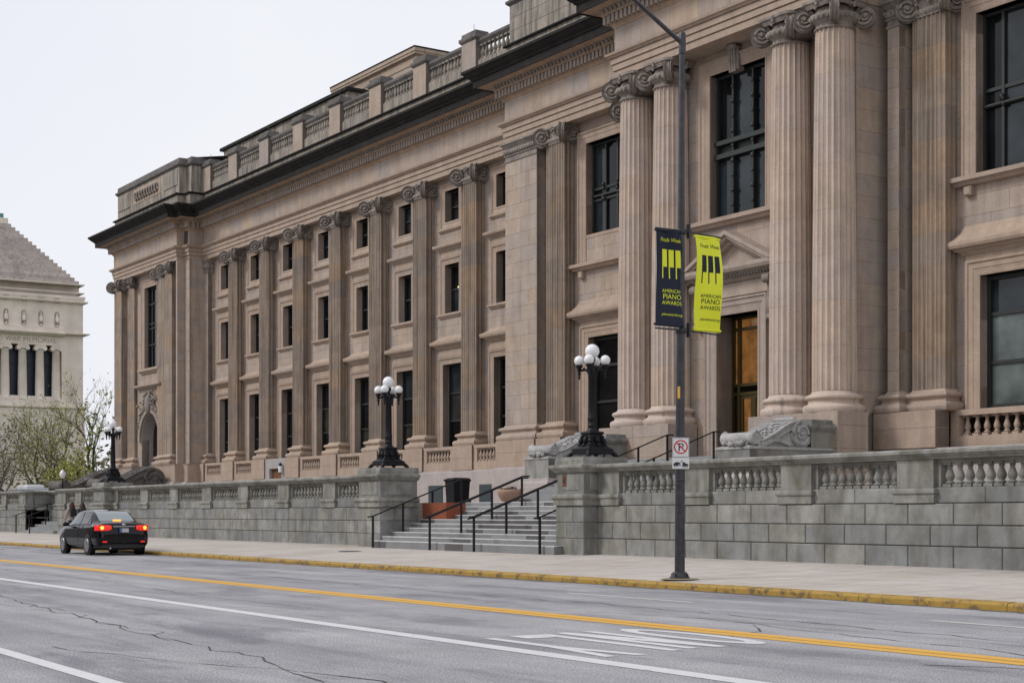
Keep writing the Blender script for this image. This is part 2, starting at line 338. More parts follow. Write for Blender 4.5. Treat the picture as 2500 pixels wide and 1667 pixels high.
def text_mesh(body, size, align='CENTER', ext=0.0, sx=1.0):
    cu = bpy.data.curves.new('lettering', 'FONT'); cu.body = body; cu.size = size; cu.align_x = align; cu.extrude = ext; cu.resolution_u = 3
    o = bpy.data.objects.new('lettering', cu); C.objects.link(o)
    dg = bpy.context.evaluated_depsgraph_get(); me = bpy.data.meshes.new_from_object(o.evaluated_get(dg))
    vs = [(v.co.x * sx, v.co.y, v.co.z) for v in me.vertices]; fs = [tuple(p.vertices) for p in me.polygons]
    bpy.data.objects.remove(o); bpy.data.curves.remove(cu); bpy.data.meshes.remove(me); return vs, fs

# ================================================================== the setting: ground, road, pavement
def structure(o): o['kind'] = 'structure'; return o
structure(MB().box(-900, 700, -500, 900, -0.6, -0.06).build('ground', 'ground'))
rd = MB()
for i in range(40):
    x0 = -300 + i * 10
    rd.face([(x0, -6, 0), (x0 + 10, -6, 0), (x0 + 10, 17.27, 0), (x0, 17.27, 0)])
structure(rd.build('road', 'asphalt'))
def strip(name, mat, x0, x1, y0, y1, z=0.004, n=1):
    m = MB()
    for i in range(n):
        a = x0 + (x1 - x0) * i / n; b = x0 + (x1 - x0) * (i + 1) / n
        m.face([(a, y0, z), (b, y0, z), (b, y1, z), (a, y1, z)])
    return structure(m.build(name, mat))
strip('centre_line', 'yellowpaint', -200, 40, 11.22, 11.44); strip('centre_line', 'yellowpaint', -200, 40, 11.465, 11.70)
strip('lane_line', 'whitepaint', -200, 40, 8.12, 8.37); strip('lane_line', 'whitepaint', -200, 40, 3.84, 4.01)
for x0 in (-21.9, -13.75, -34.9, -47.0, -59.0, -1.5): strip('lane_dash', 'fadedpaint', x0, x0 + 3.4, 14.88, 15.0)
# cracks
def crack(pts, w=0.012, seed=1, mat='crack', z=0.003):
    rr = random.Random(seed); L = []
    for (a, b) in zip(pts[:-1], pts[1:]):
        k = max(2, int(math.hypot(b[0] - a[0], b[1] - a[1]) / 0.35))
        for i in range(k): L.append((a[0] + (b[0] - a[0]) * i / k + rr.gauss(0, 0.05), a[1] + (b[1] - a[1]) * i / k + rr.gauss(0, 0.05)))
    L.append(pts[-1]); m = MB()
    for i in range(len(L) - 1):
        a, b = Vector(L[i]), Vector(L[i + 1]); d = (b - a).normalized(); nn = Vector((-d.y, d.x)) * w * rr.uniform(0.35, 1.3)
        m.face([(*(a - nn), z), (*(b - nn), z), (*(b + nn), z), (*(a + nn), z)])
    structure(m.build('road_crack', mat))
crack([(-26.5, 6.55), (-19.5, 6.05), (-15.7, 5.85), (-13.6, 5.75), (-12.2, 5.55), (-10.6, 5.2)], 0.011, 3)
crack([(-20.5, 6.2), (-19.0, 5.95), (-17.2, 6.05), (-15.9, 5.75)], 0.008, 13)
crack([(-24, 6.5), (-22.8, 6.2), (-21.6, 6.3)], 0.008, 14)
crack([(-12.2, 5.55), (-11.2, 5.8), (-9.4, 5.45)], 0.014, 4)
crack([(-15.8, 4.55), (-13.6, 5.0), (-12.2, 5.55)], 0.008, 5)
crack([(-17.6, 12.4), (-15.2, 12.75), (-12.9, 12.4), (-10.2, 12.15), (-8.7, 11.8)], 0.013, 6)
crack([(-13.0, 10.95), (-13.6, 11.9), (-14.4, 12.55)], 0.012, 7)
crack([(-9.8, 10.4), (-9.3, 10.9), (-8.6, 11.1)], 0.016, 8)
crack([(-31, 13.4), (-24, 13.3), (-18, 13.55), (-11, 13.2), (-6, 13.1)], 0.013, 9)
crack([(-40, 9.6), (-31, 9.7), (-24, 9.3), (-19.6, 9.45)], 0.009, 10)
# painted word for the turn lane
def stroke(m, pts, w):
    for a, b in zip(pts[:-1], pts[1:]):
        a, b = Vector(a), Vector(b); d = (b - a).normalized(); n = Vector((-d.y, d.x))
        # keep stroke width measured across the lane
        n = Vector((0, 1)) if abs(d.x) > 0.5 else Vector((1, 0)); ww = w if abs(d.x) > 0.5 else w * 2.2
        m.face([(*(a - n * ww / 2), 0.0045), (*(b - n * ww / 2), 0.0045), (*(b + n * ww / 2), 0.0045), (*(a + n * ww / 2), 0.0045)])
lt = MB(); stroke(lt, [(-14.6, 10.24), (-12.2, 10.24)], .145); stroke(lt, [(-14.6, 9.86), (-12.2, 9.86)], .145); 
lt.face([(-14.6, 9.95, .0046), (-14.2, 9.8, .0046), (-12.2, 10.15, .0046), (-12.6, 10.3, .0046)])
structure(lt.build('road_lettering', 'whitepaint'))
lt = MB(); stroke(lt, [(-14.5, 9.56), (-12.1, 9.56)], .145); lt.face([(-14.5, 9.1, .0045), (-14.1, 9.1, .0045), (-14.1, 9.5, .0045), (-14.5, 9.5, .0045)])
structure(lt.build('road_lettering', 'whitepaint'))
lt = MB(); lt.face([(-14.35, 8.70, .0045), (-14.35, 8.84, .0045), (-13.1, 8.84, .0045), (-13.1, 8.70, .0045)])
lt.face([(-13.1, 8.70, .0045), (-13.1, 8.84, .0045), (-11.9, 8.69, .0045), (-11.9, 8.55, .0045)]); lt.face([(-13.1, 8.70, .0046), (-13.1, 8.84, .0046), (-11.9, 9.06, .0046), (-11.9, 8.91, .0046)])
structure(lt.build('road_lettering', 'whitepaint'))
lt = MB(); rows = []
for k in range(29):
    a = 2 * PI * k / 28; rows.append([(-13.45 + 1.22 * math.cos(a), 10.8 + 0.31 * math.sin(a), .0045), (-13.45 + 0.92 * math.cos(a), 10.8 + 0.16 * math.sin(a), .0045)])
lt.grid(rows); structure(lt.build('road_lettering', 'whitepaint'))

kerb = structure(empty('kerb', (-40, 17.3, 0)))
kx = -140.0
kprof = [(0.0, 0.0), (-0.004, 0.075), (-0.02, 0.103), (-0.05, 0.112), (-0.20, 0.12)]
while kx < 20:
    ln = R.uniform(2.6, 3.4); m = MB(); dz = R.uniform(-.006, .006)
    m.sweep([(kx + .006 + 40, -0.045), (kx + ln - .006 + 40, -0.045)], [(p, z + (dz if z else -.02)) for p, z in kprof])
    m.build('kerb_stone', 'kerbpaint', kerb); kx += ln
def pave_z(y): return 0.118 + (y - 17.45) * 0.034
walk = structure(empty('sidewalk', (-40, 20, 0)))
sub = MB(); sub.face([(-260, 17.4, .11), (60, 17.4, .11), (60, 25, .365), (-260, 25, .365)]); sub.build('pavement_bed', 'pavement', walk, (40, -20, 0))
x = -112.0; YS = [17.46, 19.4, 21.3, 23.3]
while x < 8:
    for a, b in zip(YS[:-1], YS[1:]):
        m = MB(); g = .011; t = 0
        za, zb = pave_z(a), pave_z(b)
        P4 = [(x + g, a + g, za), (x + 1.9 - g, a + g, za), (x + 1.9 - g, b - g, zb), (x + g, b - g, zb)]
        m.face(P4)
        for k in range(4):
            p, q = P4[k], P4[(k + 1) % 4]; m.face([p, (p[0], p[1], p[2] - .04), (q[0], q[1], q[2] - .04), q])
        m.build('paving_slab', 'pavement', walk, (40, -20, 0))
    x += 1.9

# ================================================================== terrace in front of the building
tz = 1.70
terrace = MB().box(-140, 10, 23.6, 25.75, 0.1, tz - .01).box(-140, 10, 25.75, 40, 0.1, tz)
# open the stair wells: rebuild as three runs
terrace = MB(); terrace.box(-80.2, -44.8, 23.6, 40, .1, tz); terrace.box(-44.8, -32.4, 25.75, 40, .1, tz); terrace.box(-32.4, 10, 23.6, 40, .1, tz); terrace.box(-112, -86.4, 23.6, 40, .1, tz); terrace.box(-86.4, -80.2, 26, 40, .1, tz)
structure(terrace.build('terrace', 'terrace'))

# ---- baluster (shared)
def baluster_mesh(name, h, r, mat, n=12):
    m = MB(); q = r * 1.02
    m.box(-q, q, -q, q, 0, h * .13); m.box(-q, q, -q, q, h * .90, h)
    pr = [(.62, .13), (.95, .16), (.95, .20), (.60, .23), (.55, .27), (.80, .34), (.93, .42), (.90, .50), (.70, .60), (.50, .72), (.44, .80), (.60, .83), (.60, .86), (.48, .88), (.75, .90)]
    m.lathe((0, 0, 0), [(r * a, h * b) for a, b in pr], n)
    me = m.mesh(name); me.materials.append(M[mat]); return me
BAL_W = baluster_mesh('baluster', .475, .10, 'granitetrim')
BAL_F = baluster_mesh('baluster', .62, .105, 'limepink', 8)
BAL_R = baluster_mesh('baluster', .72, .115, 'roofstone', 8)

# ---- street wall of granite blocks with balustrade
WY = 23.0
def street_wall(x0, x1, piers, label, WY=23.0):
    w = empty('street_balustrade', ((x0 + x1) / 2, WY, .3)); loc = (-(x0 + x1) / 2, -WY, -.3)
    tag(w, label, 'wall')
    core = MB(); core.box(x0, x1, WY + .02, WY + .62, .1, 1.55); core.box(x0, x1, WY + .12, WY + .5, 1.55, 1.86); core.build('wall_core', 'mortargrey', w, loc)
    lv = [.22, .715, 1.125, 1.55]
    for k, (a, b) in enumerate(zip(lv[:-1], lv[1:])):
        xx = x1 - (0 if k % 2 else .58) ; edges = [x1]
        while xx > x0 + .3:
            if xx < x1 - .2: edges.append(xx)
            xx -= 1.165
        edges.append(x0)
        for p, q in zip(edges[1:], edges[:-1]):
            MB().block(front(WY), p + .009, q - .009, a + .009, b - .009, .3, .014).build('granite_block', 'granite', w, loc)
    # plinth stones, piers, balusters
    ps = sorted(piers); ends = []
    for p in ps: ends.append((p[0], p[1]))
    cur = x0; panels = []
    for a, b in ends:
        if a - cur > .3: panels.append((cur, a))
        cur = b
    if x1 - cur > .3: panels.append((cur, x1))
    for a, b in ends:
        m = MB(); pth = [(a, WY + .45), (a, WY + .02), (b, WY + .02), (b, WY + .45)]
        m.sweep(pth, [(.05, 1.555), (.05, 1.72), (.065, 1.725), (.085, 1.75), (.085, 1.80), (.065, 1.835), (.0, 1.845), (.0, 2.34), (.02, 2.40)])
        m.box(a + .01, b - .01, WY + .03, WY + .42, 1.56, 2.4); m.build('pier', 'granitetrim', w, loc)
    for a, b in panels:
        k = 2; 
        for i in range(k):
            p, q = a + (b - a) * i / k, a + (b - a) * (i + 1) / k
            MB().block(front(WY + .07), p + .004, q - .004, 1.554, 1.855, .25, .012).build('plinth_stone', 'granite', w, loc)
        MB().box(a, a + .1, WY + .12, WY + .35, 1.86, 2.4).build('half_pier', 'granitetrim', w, loc); MB().box(b - .1, b, WY + .12, WY + .35, 1.86, 2.4).build('half_pier', 'granitetrim', w, loc)
        n = max(2, round((b - a - .2) / .258)); 
        for i in range(n):
            link('baluster', BAL_W, None, w, (loc[0] + a + .1 + (b - a - .2) * (i + .5) / n, loc[1] + WY + .24, loc[2] + 1.86))
        MB().box(a, b, WY + .1, WY + .4, 2.335, 2.41).build('rail', 'granitetrim', w, loc)
    cop = [(.0, 2.405), (.03, 2.41), (.05, 2.45), (.09, 2.47), (.10, 2.50), (.13, 2.51), (.13, 2.565), (.08, 2.60), (-.45, 2.61), (-.52, 2.57), (-.52, 2.405)]
    xx = x0
    while xx < x1 - .1:
        q = min(x1, xx + 3.5)
        if x1 - q < .6: q = x1
        MB().sweep([(xx + .003, WY), (q - .003, WY)], cop).build('coping_stone', 'granitetrim', w, loc); xx = q
    return w, loc
def pedestal(w, loc, x0, x1, y0, y1):
    """lamp pedestal standing forward of the wall"""
    lv = [.2, .715, 1.125, 1.55]
    MB().box(x0 + .02, x1 - .02, y0 + .02, y1 - .02, .1, 1.6).build('pedestal_core', 'mortargrey', w, loc)
    for k, (a, b) in enumerate(zip(lv[:-1], lv[1:])):
        f = .4 if k % 2 else .62
        xm = x0 + (x1 - x0) * f; ym = y0 + (y1 - y0) * (1 - f)
        for p, q in ((x0, xm), (xm, x1)): MB().block(front(y0), p + .003, q - .003, a + .003, b - .003, .3, .015).build('granite_block', 'granite', w, loc)
        for p, q in ((y0 + .02, ym), (ym, y1)):
            MB().block(right(x1), p + .003, q - .003, a + .003, b - .003, .2, .015).build('granite_block', 'granite', w, loc)
            MB().block(lambda s, o, z: (x0 - o, s, z), p + .003, q - .003, a + .003, b - .003, .2, .015).build('granite_block', 'granite', w, loc)
    sq = [(x0, y1), (x0, y0), (x1, y0), (x1, y1)]
    MB().sweep(sq, [(.05, 1.555), (.05, 1.70), (.07, 1.71), (.10, 1.745), (.10, 1.80), (.07, 1.835), (.0, 1.85), (-.02, 1.86)]).build('pedestal_base', 'granitetrim', w, loc)
    m = MB(); m.box(x0 + .03, x1 - .03, y0 + .03, y1 - .03, 1.84, 2.42); m.build('pedestal_die', 'granite', w, loc)
    cx, cy = (x0 + x1) / 2, (y0 + y1) / 2
    MB().block(front(y0 + .012), x0 + .22, x1 - .22, 1.93, 2.36, .1, .02).build('pedestal_panel', 'granitetrim', w, loc)
    MB().block(right(x1 - .012), y0 + .22, y1 - .22, 1.93, 2.36, .1, .02).build('pedestal_panel', 'granitetrim', w, loc)
    MB().sweep(sq, [(.0, 2.40), (.03, 2.41), (.06, 2.46), (.10, 2.475), (.11, 2.51), (.14, 2.52), (.14, 2.585), (.08, 2.60), (.02, 2.605), (.02, 2.73), (-.05, 2.80)]).build('pedestal_cap', 'granitetrim', w, loc)
    MB().box(x0 - .0, x1 + .0, y0 - .0, y1 + .0, 2.6, 2.795).build('pedestal_top', 'granitetrim', w, loc)
rp = [(-32.3 + .0, -31.45)]
rp = [(-28.9, -27.95), (-25.5, -24.55), (-22.1, -21.15), (-18.7, -17.75), (-15.3, -14.35)]
wr, lr = street_wall(-32.35, -11.9, [(-32.34, -31.45)] + rp, 'grey granite balustraded wall right of the entrance stairs behind the street light')
pedestal(wr, lr, -33.6, -32.35, 22.57, 23.95)
lp = []
xx = -51.05
while xx > -69.5: lp.append((xx - 1.05, xx)); xx -= 3.75
lpp = [(-52.4 - 3.76 * k, -51.45 - 3.76 * k) for k in range(5)]
wl_, ll = street_wall(-80.3, -45.0, [(-48.6, -47.65)] + lpp + [(-71.15, -70.6), (-73.95, -73.0), (-77.2, -76.25), (-80.29, -78.9)], 'long granite balustraded wall between the entrance stairs and the small far stairs')
pedestal(wl_, ll, -45.05, -43.5, 22.57, 23.95)
pedestal(wl_, ll, -72.95, -71.2, 22.57, 23.95)
street_wall(-86.38, -80.32, [(-85.3, -84.3), (-82.4, -81.4)], 'short recessed stretch of granite wall behind the small far stairs', 24.3)
wf, lf = street_wall(-118.0, -86.4, [(-87.8, -86.41), (-91.5, -90.5), (-95.2, -94.2), (-99, -98), (-103, -102)], 'far left granite balustraded wall beyond the small stairs')
def return_wall(w, loc, x, y0, y1):
    MB().box(x - .5, x - .2, y0, y1, .1, 2.4).build('return_core', 'mortargrey', w, loc)
    for k, (a, b) in enumerate(((.22, .715), (.715, 1.125), (1.125, 1.55))):
        ym = y0 + (y1 - y0) * (.45 if k % 2 else .62)
        for p, q in ((y0, ym), (ym, y1)): MB().block(right(x), p + .006, q - .006, a + .006, b - .006, .2, .014).build('granite_block', 'granite', w, loc)
    MB().block(right(x - .03), y0, y1, 1.56, 1.85, .2, .012).build('plinth_stone', 'granite', w, loc); MB().block(right(x - .05), y0 + .1, y1 - .1, 1.86, 2.4, .2, .012).build('die_stone', 'granite', w, loc)
    MB().sweep([(x, y0 - .1), (x, y1)], [(-.6, 2.40), (.03, 2.41), (.05, 2.45), (.10, 2.50), (.13, 2.51), (.13, 2.565), (.08, 2.60), (-.6, 2.61)]).build('coping_stone', 'granitetrim', w, loc)
return_wall(wf, lf, -86.4, 23.05, 25.6)

# ================================================================== the courthouse (own frame, turned 1.22 degrees)
BA = math.radians(1.224); BX, BY = -60.0, 37.3
CH = empty('courthouse', (BX * math.cos(BA) - BY * math.sin(BA), BX * math.sin(BA) + BY * math.cos(BA), 1.7), BA)
tag(CH, 'long tan limestone courthouse with columns, pilasters and a soot black cornice', 'building')
CL = (-BX, -BY, -1.7)
def part(m, name, mat, kind=None, parent=None): return m.build(name, mat, parent or CH, CL if parent is None else (0, 0, 0), kind)
WING, WALLW, CEN, WALLC, POR, DOORW = 37.3, 37.78, 36.26, 36.85, 34.08, 35.1
CX = -39.34                                                        # middle of the entrance
PX0, PX1 = -44.8, 2 * CX + 44.8
PAV0, PAV1, PAV2 = -103.3, -91.8, -91.02
plan = [(PAV0, 52), (PAV0, 35.87), (PAV1, 35.87), (PAV1, 36.38), (PAV2, 36.38), (PAV2, WING), (-55.35, WING), (-55.35, CEN), (PX0, CEN), (PX0, POR), (PX1, POR), (PX1, CEN), (-20, CEN), (-20, 50)]
# ---- entablature
m = MB()
m.sweep(plan, [(-.5, 17.02), (.0, 17.02), (.0, 17.25), (-.02, 17.255), (-.02, 17.27), (.05, 17.275), (.05, 17.48), (.03, 17.485), (.03, 17.50), (.10, 17.505), (.10, 17.69), (.08, 17.70), (.08, 17.715), (.15, 17.72), (.18, 17.77), (.25, 17.80), (.27, 17.88), (.0, 17.91)])
part(m, 'architrave', 'limepink')
m = MB(); m.sweep(plan, [(-.03, 17.88), (-.03, 18.84)]); part(m, 'frieze_backing', 'mortar')
for (a, b) in zip(plan[1:-2], plan[2:-1]):
    L_ = math.hypot(b[0] - a[0], b[1] - a[1]); k = max(1, round(L_ / 1.48)); d = ((b[0] - a[0]) / L_, (b[1] - a[1]) / L_)
    if L_ > 3 or d[1] > 0:
        mp = lambda s, o, z, a=a, d=d: (a[0] + d[0] * s + d[1] * o, a[1] + d[1] * s - d[0] * o, z)
        for i in range(k): part(MB().block(mp, L_ * i / k + .002, L_ * (i + 1) / k - .002, 17.905, 18.82, .2, .008), 'frieze_stone', 'lime')
m = MB(); m.sweep(plan, [(.0, 18.80), (.03, 18.81), (.06, 18.88), (.12, 18.93), (.12, 19.26), (.33, 19.26), (.35, 19.30), (.35, 19.31), (.36, 19.44), (.50, 19.48), (.93, 19.48)])
part(m, 'bed_mould', 'limewarm')
m = MB(); m.sweep(plan, [(.90, 19.475), (.93, 19.44), (.98, 19.44), (.98, 19.74), (1.04, 19.76), (1.07, 19.82), (1.18, 19.90), (1.30, 20.03), (1.36, 20.06), (1.36, 20.17), (1.0, 20.2), (-.1, 20.32)])
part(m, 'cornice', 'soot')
den, egg = MB(), MB()
for (a, b) in zip(plan[1:-2], plan[2:-1]):
    L_ = math.hypot(b[0] - a[0], b[1] - a[1]); d = ((b[0] - a[0]) / L_, (b[1] - a[1]) / L_)
    if d[1] < -.5: continue
    mp = lambda s, o, z, a=a, d=d: (a[0] + d[0] * s + d[1] * o, a[1] + d[1] * s - d[0] * o, z)
    s = -.28 if d[0] > .5 else .1
    while s < L_ + .25:
        den.block(mp, s, s + .15, 18.96, 19.25, 0, .004, 0) if False else None
        P_ = [mp(s + q, o, z) for z in (18.96, 19.25) for q, o in ((0, .12), (.15, .12), (.15, .31), (0, .31))]
        i = len(den.v); den.v += P_
        for q in ((3, 2, 6, 7), (2, 1, 5, 6), (0, 3, 7, 4), (0, 1, 2, 3)): den.f.append(tuple(i + k for k in q)); den.t.append(0); den.sm.append(False)
        e0 = s + .02
        P_ = [mp(e0, .36, 19.45), mp(e0 + .18, .36, 19.45), mp(e0 + .18, .49, 19.47), mp(e0, .49, 19.47), mp(e0 + .03, .355, 19.31), mp(e0 + .15, .355, 19.31), mp(e0 + .15, .42, 19.36), mp(e0 + .03, .42, 19.36)]
        i = len(egg.v); egg.v += P_
        for q in ((4, 5, 6, 7), (7, 6, 2, 3), (5, 1, 2, 6), (0, 4, 7, 3)): egg.f.append(tuple(i + k for k in q)); egg.t.append(0); egg.sm.append(False)
        s += .247
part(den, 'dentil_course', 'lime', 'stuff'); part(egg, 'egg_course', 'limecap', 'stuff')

# ---- parapet above the cornice
m = MB(); m.sweep(plan, [(-.06, 20.2), (-.06, 21.08), (.02, 21.10), (.05, 21.15), (.02, 21.2), (-.2, 21.21)]); part(m, 'parapet_plinth', 'roofstone')
m = MB(); m.sweep(plan, [(-.05, 21.085), (.045, 21.10), (.07, 21.15), (.045, 21.20), (-.05, 21.215)]); part(m, 'parapet_moulding', 'soot')
def attic(x0, x1, y, name='attic_block'):
    m = MB(); pth = [(x0, y + 3), (x0, y), (x1, y), (x1, y + 3)]
    m.sweep(pth, [(.0, 21.2), (.0, 22.9)]); ob = part(m, name, 'roofstone')
    m = MB(); m.sweep(pth, [(.0, 22.86), (.05, 22.9), (.14, 22.98), (.14, 23.08), (.02, 23.1), (.0, 23.42), (-.3, 23.46), (-2.9, 23.47)]); m.build('attic_cap', 'capstone', ob)
    return ob
A1 = attic(PAV0 + .15, PAV1 - .15, 36.1); attic(PAV1 - .14, PAV2 - .2, 36.6)
for (a, b) in ((PAV0 + .4, PAV0 + 2.7), (PAV1 - 2.7, PAV1 - .4)): MB().block(front(36.05), a, b, 21.75, 22.75, .06, .03).build('attic_panel', 'roofstone', A1)
m = MB(); m.block(front(36.07), PAV0 + 3.3, PAV1 - 3.3, 21.75, 22.75, .04, .04); m.build('attic_panel', 'lime', A1)
m = MB()
for k in range(9):
    cx = PAV0 + 3.9 + k * .46
    m.tube([(cx + .2 * math.cos(a) , 36.0, 22.25 + .26 * math.sin(a)) for a in [i * PI / 8 for i in range(16)]], .055, 5)
m.build('carved_scroll_band', 'limecap', A1)
ac = attic(-55.25, -21, 36.45)
for i in range(3):
    for k in range(6): MB().block(front(36.43), -55.2 + k * 1.6 + .004, -55.2 + (k + 1) * 1.6 - .004, 21.23 + i * .55, 21.23 + (i + 1) * .55 - .004, .05, .01).build('stone', 'roofstone', ac)
attic(PX0 + .1, PX1 - .1, 34.3)
# balustrade on the wing
PIL = [-59.93 - 4.435 * k for k in range(7)]
bp = [-55.7] + PIL + [-90.2]
for c in PIL + [-90.55]:
    m = MB(); m.block(front(37.3), c - .6, c + .6, 21.2, 22.72, .7, .01); m.box(c - .6, c + .6, 37.32, 38.0, 21.2, 22.72); pr_ = part(m, 'parapet_pier', 'lime')
    m = MB(); m.sweep([(c - .6, 38), (c - .6, 37.3), (c + .6, 37.3), (c + .6, 38)], [(.0, 22.68), (.06, 22.74), (.10, 22.8), (.10, 22.92), (.0, 22.94), (.0, 23.12), (-.3, 23.15)]); m.build('pier_cap', 'capstone', pr_)
    m = MB(); m.tube([(c, 37.6, 23.1), (c, 37.6, 23.55)], .012, 4); m.build('lightning_rod', 'brackets', pr_)
for a, b in zip(sorted(PIL + [-90.55])[:-1], sorted(PIL + [-90.55])[1:]):
    a += .6; b -= .6
    m = MB(); m.box(a, b, 37.42, 37.8, 21.2, 21.72); part(m, 'baluster_plinth', 'roofstone')
    m = MB(); m.sweep([(a, 37.5), (b, 37.5)], [(.0, 22.44), (.04, 22.5), (.10, 22.58), (.10, 22.7), (-.05, 22.76), (-.35, 22.76)]); m.box(a, b, 37.5, 37.8, 22.44, 22.74); part(m, 'parapet_rail', 'capstone')
    for i in range(11): link('baluster', BAL_R, None, CH, (CL[0] + a + (b - a) * (i + .5) / 11, CL[1] + 37.6, CL[2] + 21.72))
a, b = -59.33, -55.3
m = MB(); m.box(a, b, 37.42, 37.8, 21.2, 21.72); part(m, 'baluster_plinth', 'roofstone')
m = MB(); m.sweep([(a, 37.5), (b, 37.5)], [(.0, 22.44), (.04, 22.5), (.10, 22.58), (.10, 22.7), (-.05, 22.76), (-.35, 22.76)]); m.box(a, b, 37.5, 37.8, 22.44, 22.74); part(m, 'parapet_rail', 'capstone')
for i in range(12): link('baluster', BAL_R, None, CH, (CL[0] + a + (b - a) * (i + .5) / 12, CL[1] + 37.6, CL[2] + 21.72))
# roof storeys behind
m = MB(); m.box(-103.6, -84.6, 44, 60, 20, 27.1); ph = part(m, 'roof_storey', 'roofstone')
MB().box(-103.9, -84.4, 43.8, 60.2, 27.08, 27.28).build('roof_edge', 'soot', ph)
m = MB(); m.box(-94, -83.2, 48, 58, 20, 29.6); ph = part(m, 'roof_storey', 'lime')
m = MB(); m.sweep([(-94, 58), (-94, 48), (-83.2, 48), (-83.2, 58)], [(.0, 29.0), (.05, 29.05), (.05, 29.5), (.25, 29.6), (.25, 29.72), (.3, 29.75), (.3, 29.95), (-2, 30.02)]); m.build('roof_edge', 'lime', ph)
m = MB(); m.sweep([(-94, 58), (-94, 48), (-83.2, 48), (-83.2, 58)], [(.28, 29.95), (.32, 29.96), (.32, 30.05), (-2, 30.1)]); m.build('roof_flashing', 'soot', ph)
for k in range(4): MB().block(front(47.97), -93.2 + k * 2.5, -91.2 + k * 2.5, 27.5, 28.7, .05, .05).build('roof_panel', 'roofstone', ph)
# core mass
m = MB(); m.box(-102.9, -91.3, 37.5, 60, 1.7, 21.2); m.box(-92, -55, 38.6, 60, 1.7, 21.2); m.box(-56, -20.2, 37.6, 60, 1.7, 22); part(m, 'wall_mass', 'mortar')

# ---- Ionic capitals, bases, shafts
def volute(m, c, D, r, t=.2, turns=2.2, rows=26):
    """scroll plate in the vertical plane through D, eye at c"""
    D = Vector((D[0], D[1], 0)).normalized(); Nn = Vector((-D.y, D.x, 0)); c = Vector(c); n = 16
    ring = [D * math.cos(2 * PI * k / n) * r + Vector((0, 0, 1)) * math.sin(2 * PI * k / n) * r for k in range(n)]
    inner = [q * .8 for q in ring]
    A = [[tuple(c + q + Nn * s) for q in ring] for s in (-t / 2, -t / 5, t / 5, t / 2)]
    A[1] = [tuple(c + q * .86 - Nn * t / 5) for q in ring]; A[2] = [tuple(c + q * .86 + Nn * t / 5) for q in ring]
    m.grid(A, 0, True, True)
    for sgn in (-1, 1):
        m.face([tuple(c + q * .98 + Nn * sgn * (t / 2 - .06)) for q in (ring if sgn < 0 else ring[::-1])])
        sp = []
        for k in range(rows):
            f = k / (rows - 1); a = PI / 2 - sgn * 0 + 2 * PI * turns * f; rr = r * (1 - .84 * f ** .8) - .02
            sp.append(tuple(c + (D * math.cos(a) + Vector((0, 0, 1)) * math.sin(a)) * rr + Nn * sgn * t / 2))
        m.tube(sp, [r * .12 * (1 - .4 * k / rows) for k in range(rows)], 6)
        m.ball(tuple(c + Nn * sgn * t / 2), r * .16, 8)
def leaf_lump(m, c, s):
    for k in range(6):
        m.ball((c[0] + R.uniform(-s, s) * .6, c[1] + R.uniform(-s, s) * .3, c[2] + R.uniform(-s, s)), s * R.uniform(.3, .5), 6)
def column_capital():
    m = MB(); r = .585
    m.lathe((0, 0, 0), [(r, 16.12), (r + .05, 16.14), (r + .05, 16.18), (r, 16.2), (r, 16.32), (r + .08, 16.36), (r + .2, 16.5), (r + .2, 16.56), (r + .05, 16.6), (r, 16.8)], 28)
    for k in range(24):
        a = 2 * PI * k / 24; m.ball(((r + .15) * math.cos(a), (r + .15) * math.sin(a), 16.46), .075, 6, 0, (1, 1, 1.2))
    n = 40; ab = []
    for k in range(n):
        a = 2 * PI * k / n; q = .80 + .20 * abs(math.sin(2 * a)) ** 2.2
        ab.append((q * math.cos(a), q * math.sin(a)))
    m.grid([[(x * s, y * s, z) for x, y in ab] for s, z in ((.86, 16.78), (.92, 16.86), (.93, 16.90), (1.0, 16.93), (1.0, 17.02), (.5, 17.02))], 0, False, True)
    for sx in (-1, 1):
        for sy in (-1, 1): volute(m, (sx * .64, sy * .64, 16.54), (sx, sy), .365, .24)
    for a in range(4): leaf_lump(m, (.76 * math.cos(a * PI / 2), .76 * math.sin(a * PI / 2), 16.84), .15)
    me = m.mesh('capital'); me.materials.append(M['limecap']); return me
def pilaster_capital(w, dp):
    """origin at the middle of the pilaster's face"""
    m = MB(); h = w / 2
    pth = [(-h, dp), (-h, 0), (h, 0), (h, dp)]
    m.sweep(pth, [(.0, 16.33), (.03, 16.34), (.03, 16.38), (.06, 16.42), (.09, 16.5), (.07, 16.57), (.0, 16.6), (.0, 16.86), (.06, 16.88), (.10, 16.94), (.16, 16.95), (.16, 17.015), (-.3, 17.015)])
    for k in range(8): m.ball((-h + .12 + (w - .24) * k / 7, -.06, 16.48), .06, 6, 0, (1, 1, 1.3))
    for sx in (-1, 1): volute(m, (sx * (h + .08), -.14, 16.66), (sx, -1), .40, .24)
    for sx in (-1, 1): volute(m, (sx * (h + .10), dp - .08, 16.66), (sx, 1), .39, .22)
    leaf_lump(m, (0, -.16, 16.85), .15); leaf_lump(m, (h * .55, -.14, 16.78), .1); leaf_lump(m, (-h * .55, -.14, 16.78), .1)
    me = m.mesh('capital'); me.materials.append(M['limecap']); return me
BASEP = [(.26, 4.42), (.28, 4.46), (.30, 4.54), (.28, 4.62), (.22, 4.66), (.15, 4.68), (.11, 4.74), (.15, 4.82), (.19, 4.83), (.22, 4.88), (.19, 4.95), (.12, 4.98), (.06, 4.99), (.02, 5.04), (.0, 5.08)]
def pilaster_base(w, dp):
    m = MB(); h = w / 2; m.sweep([(-h, dp), (-h, 0), (h, 0), (h, dp)], BASEP); m.box(-h - .2, h + .2, -.2, dp, 4.4, 4.44)
    me = m.mesh('pilaster'); me.materials.append(M['limepink']); return me
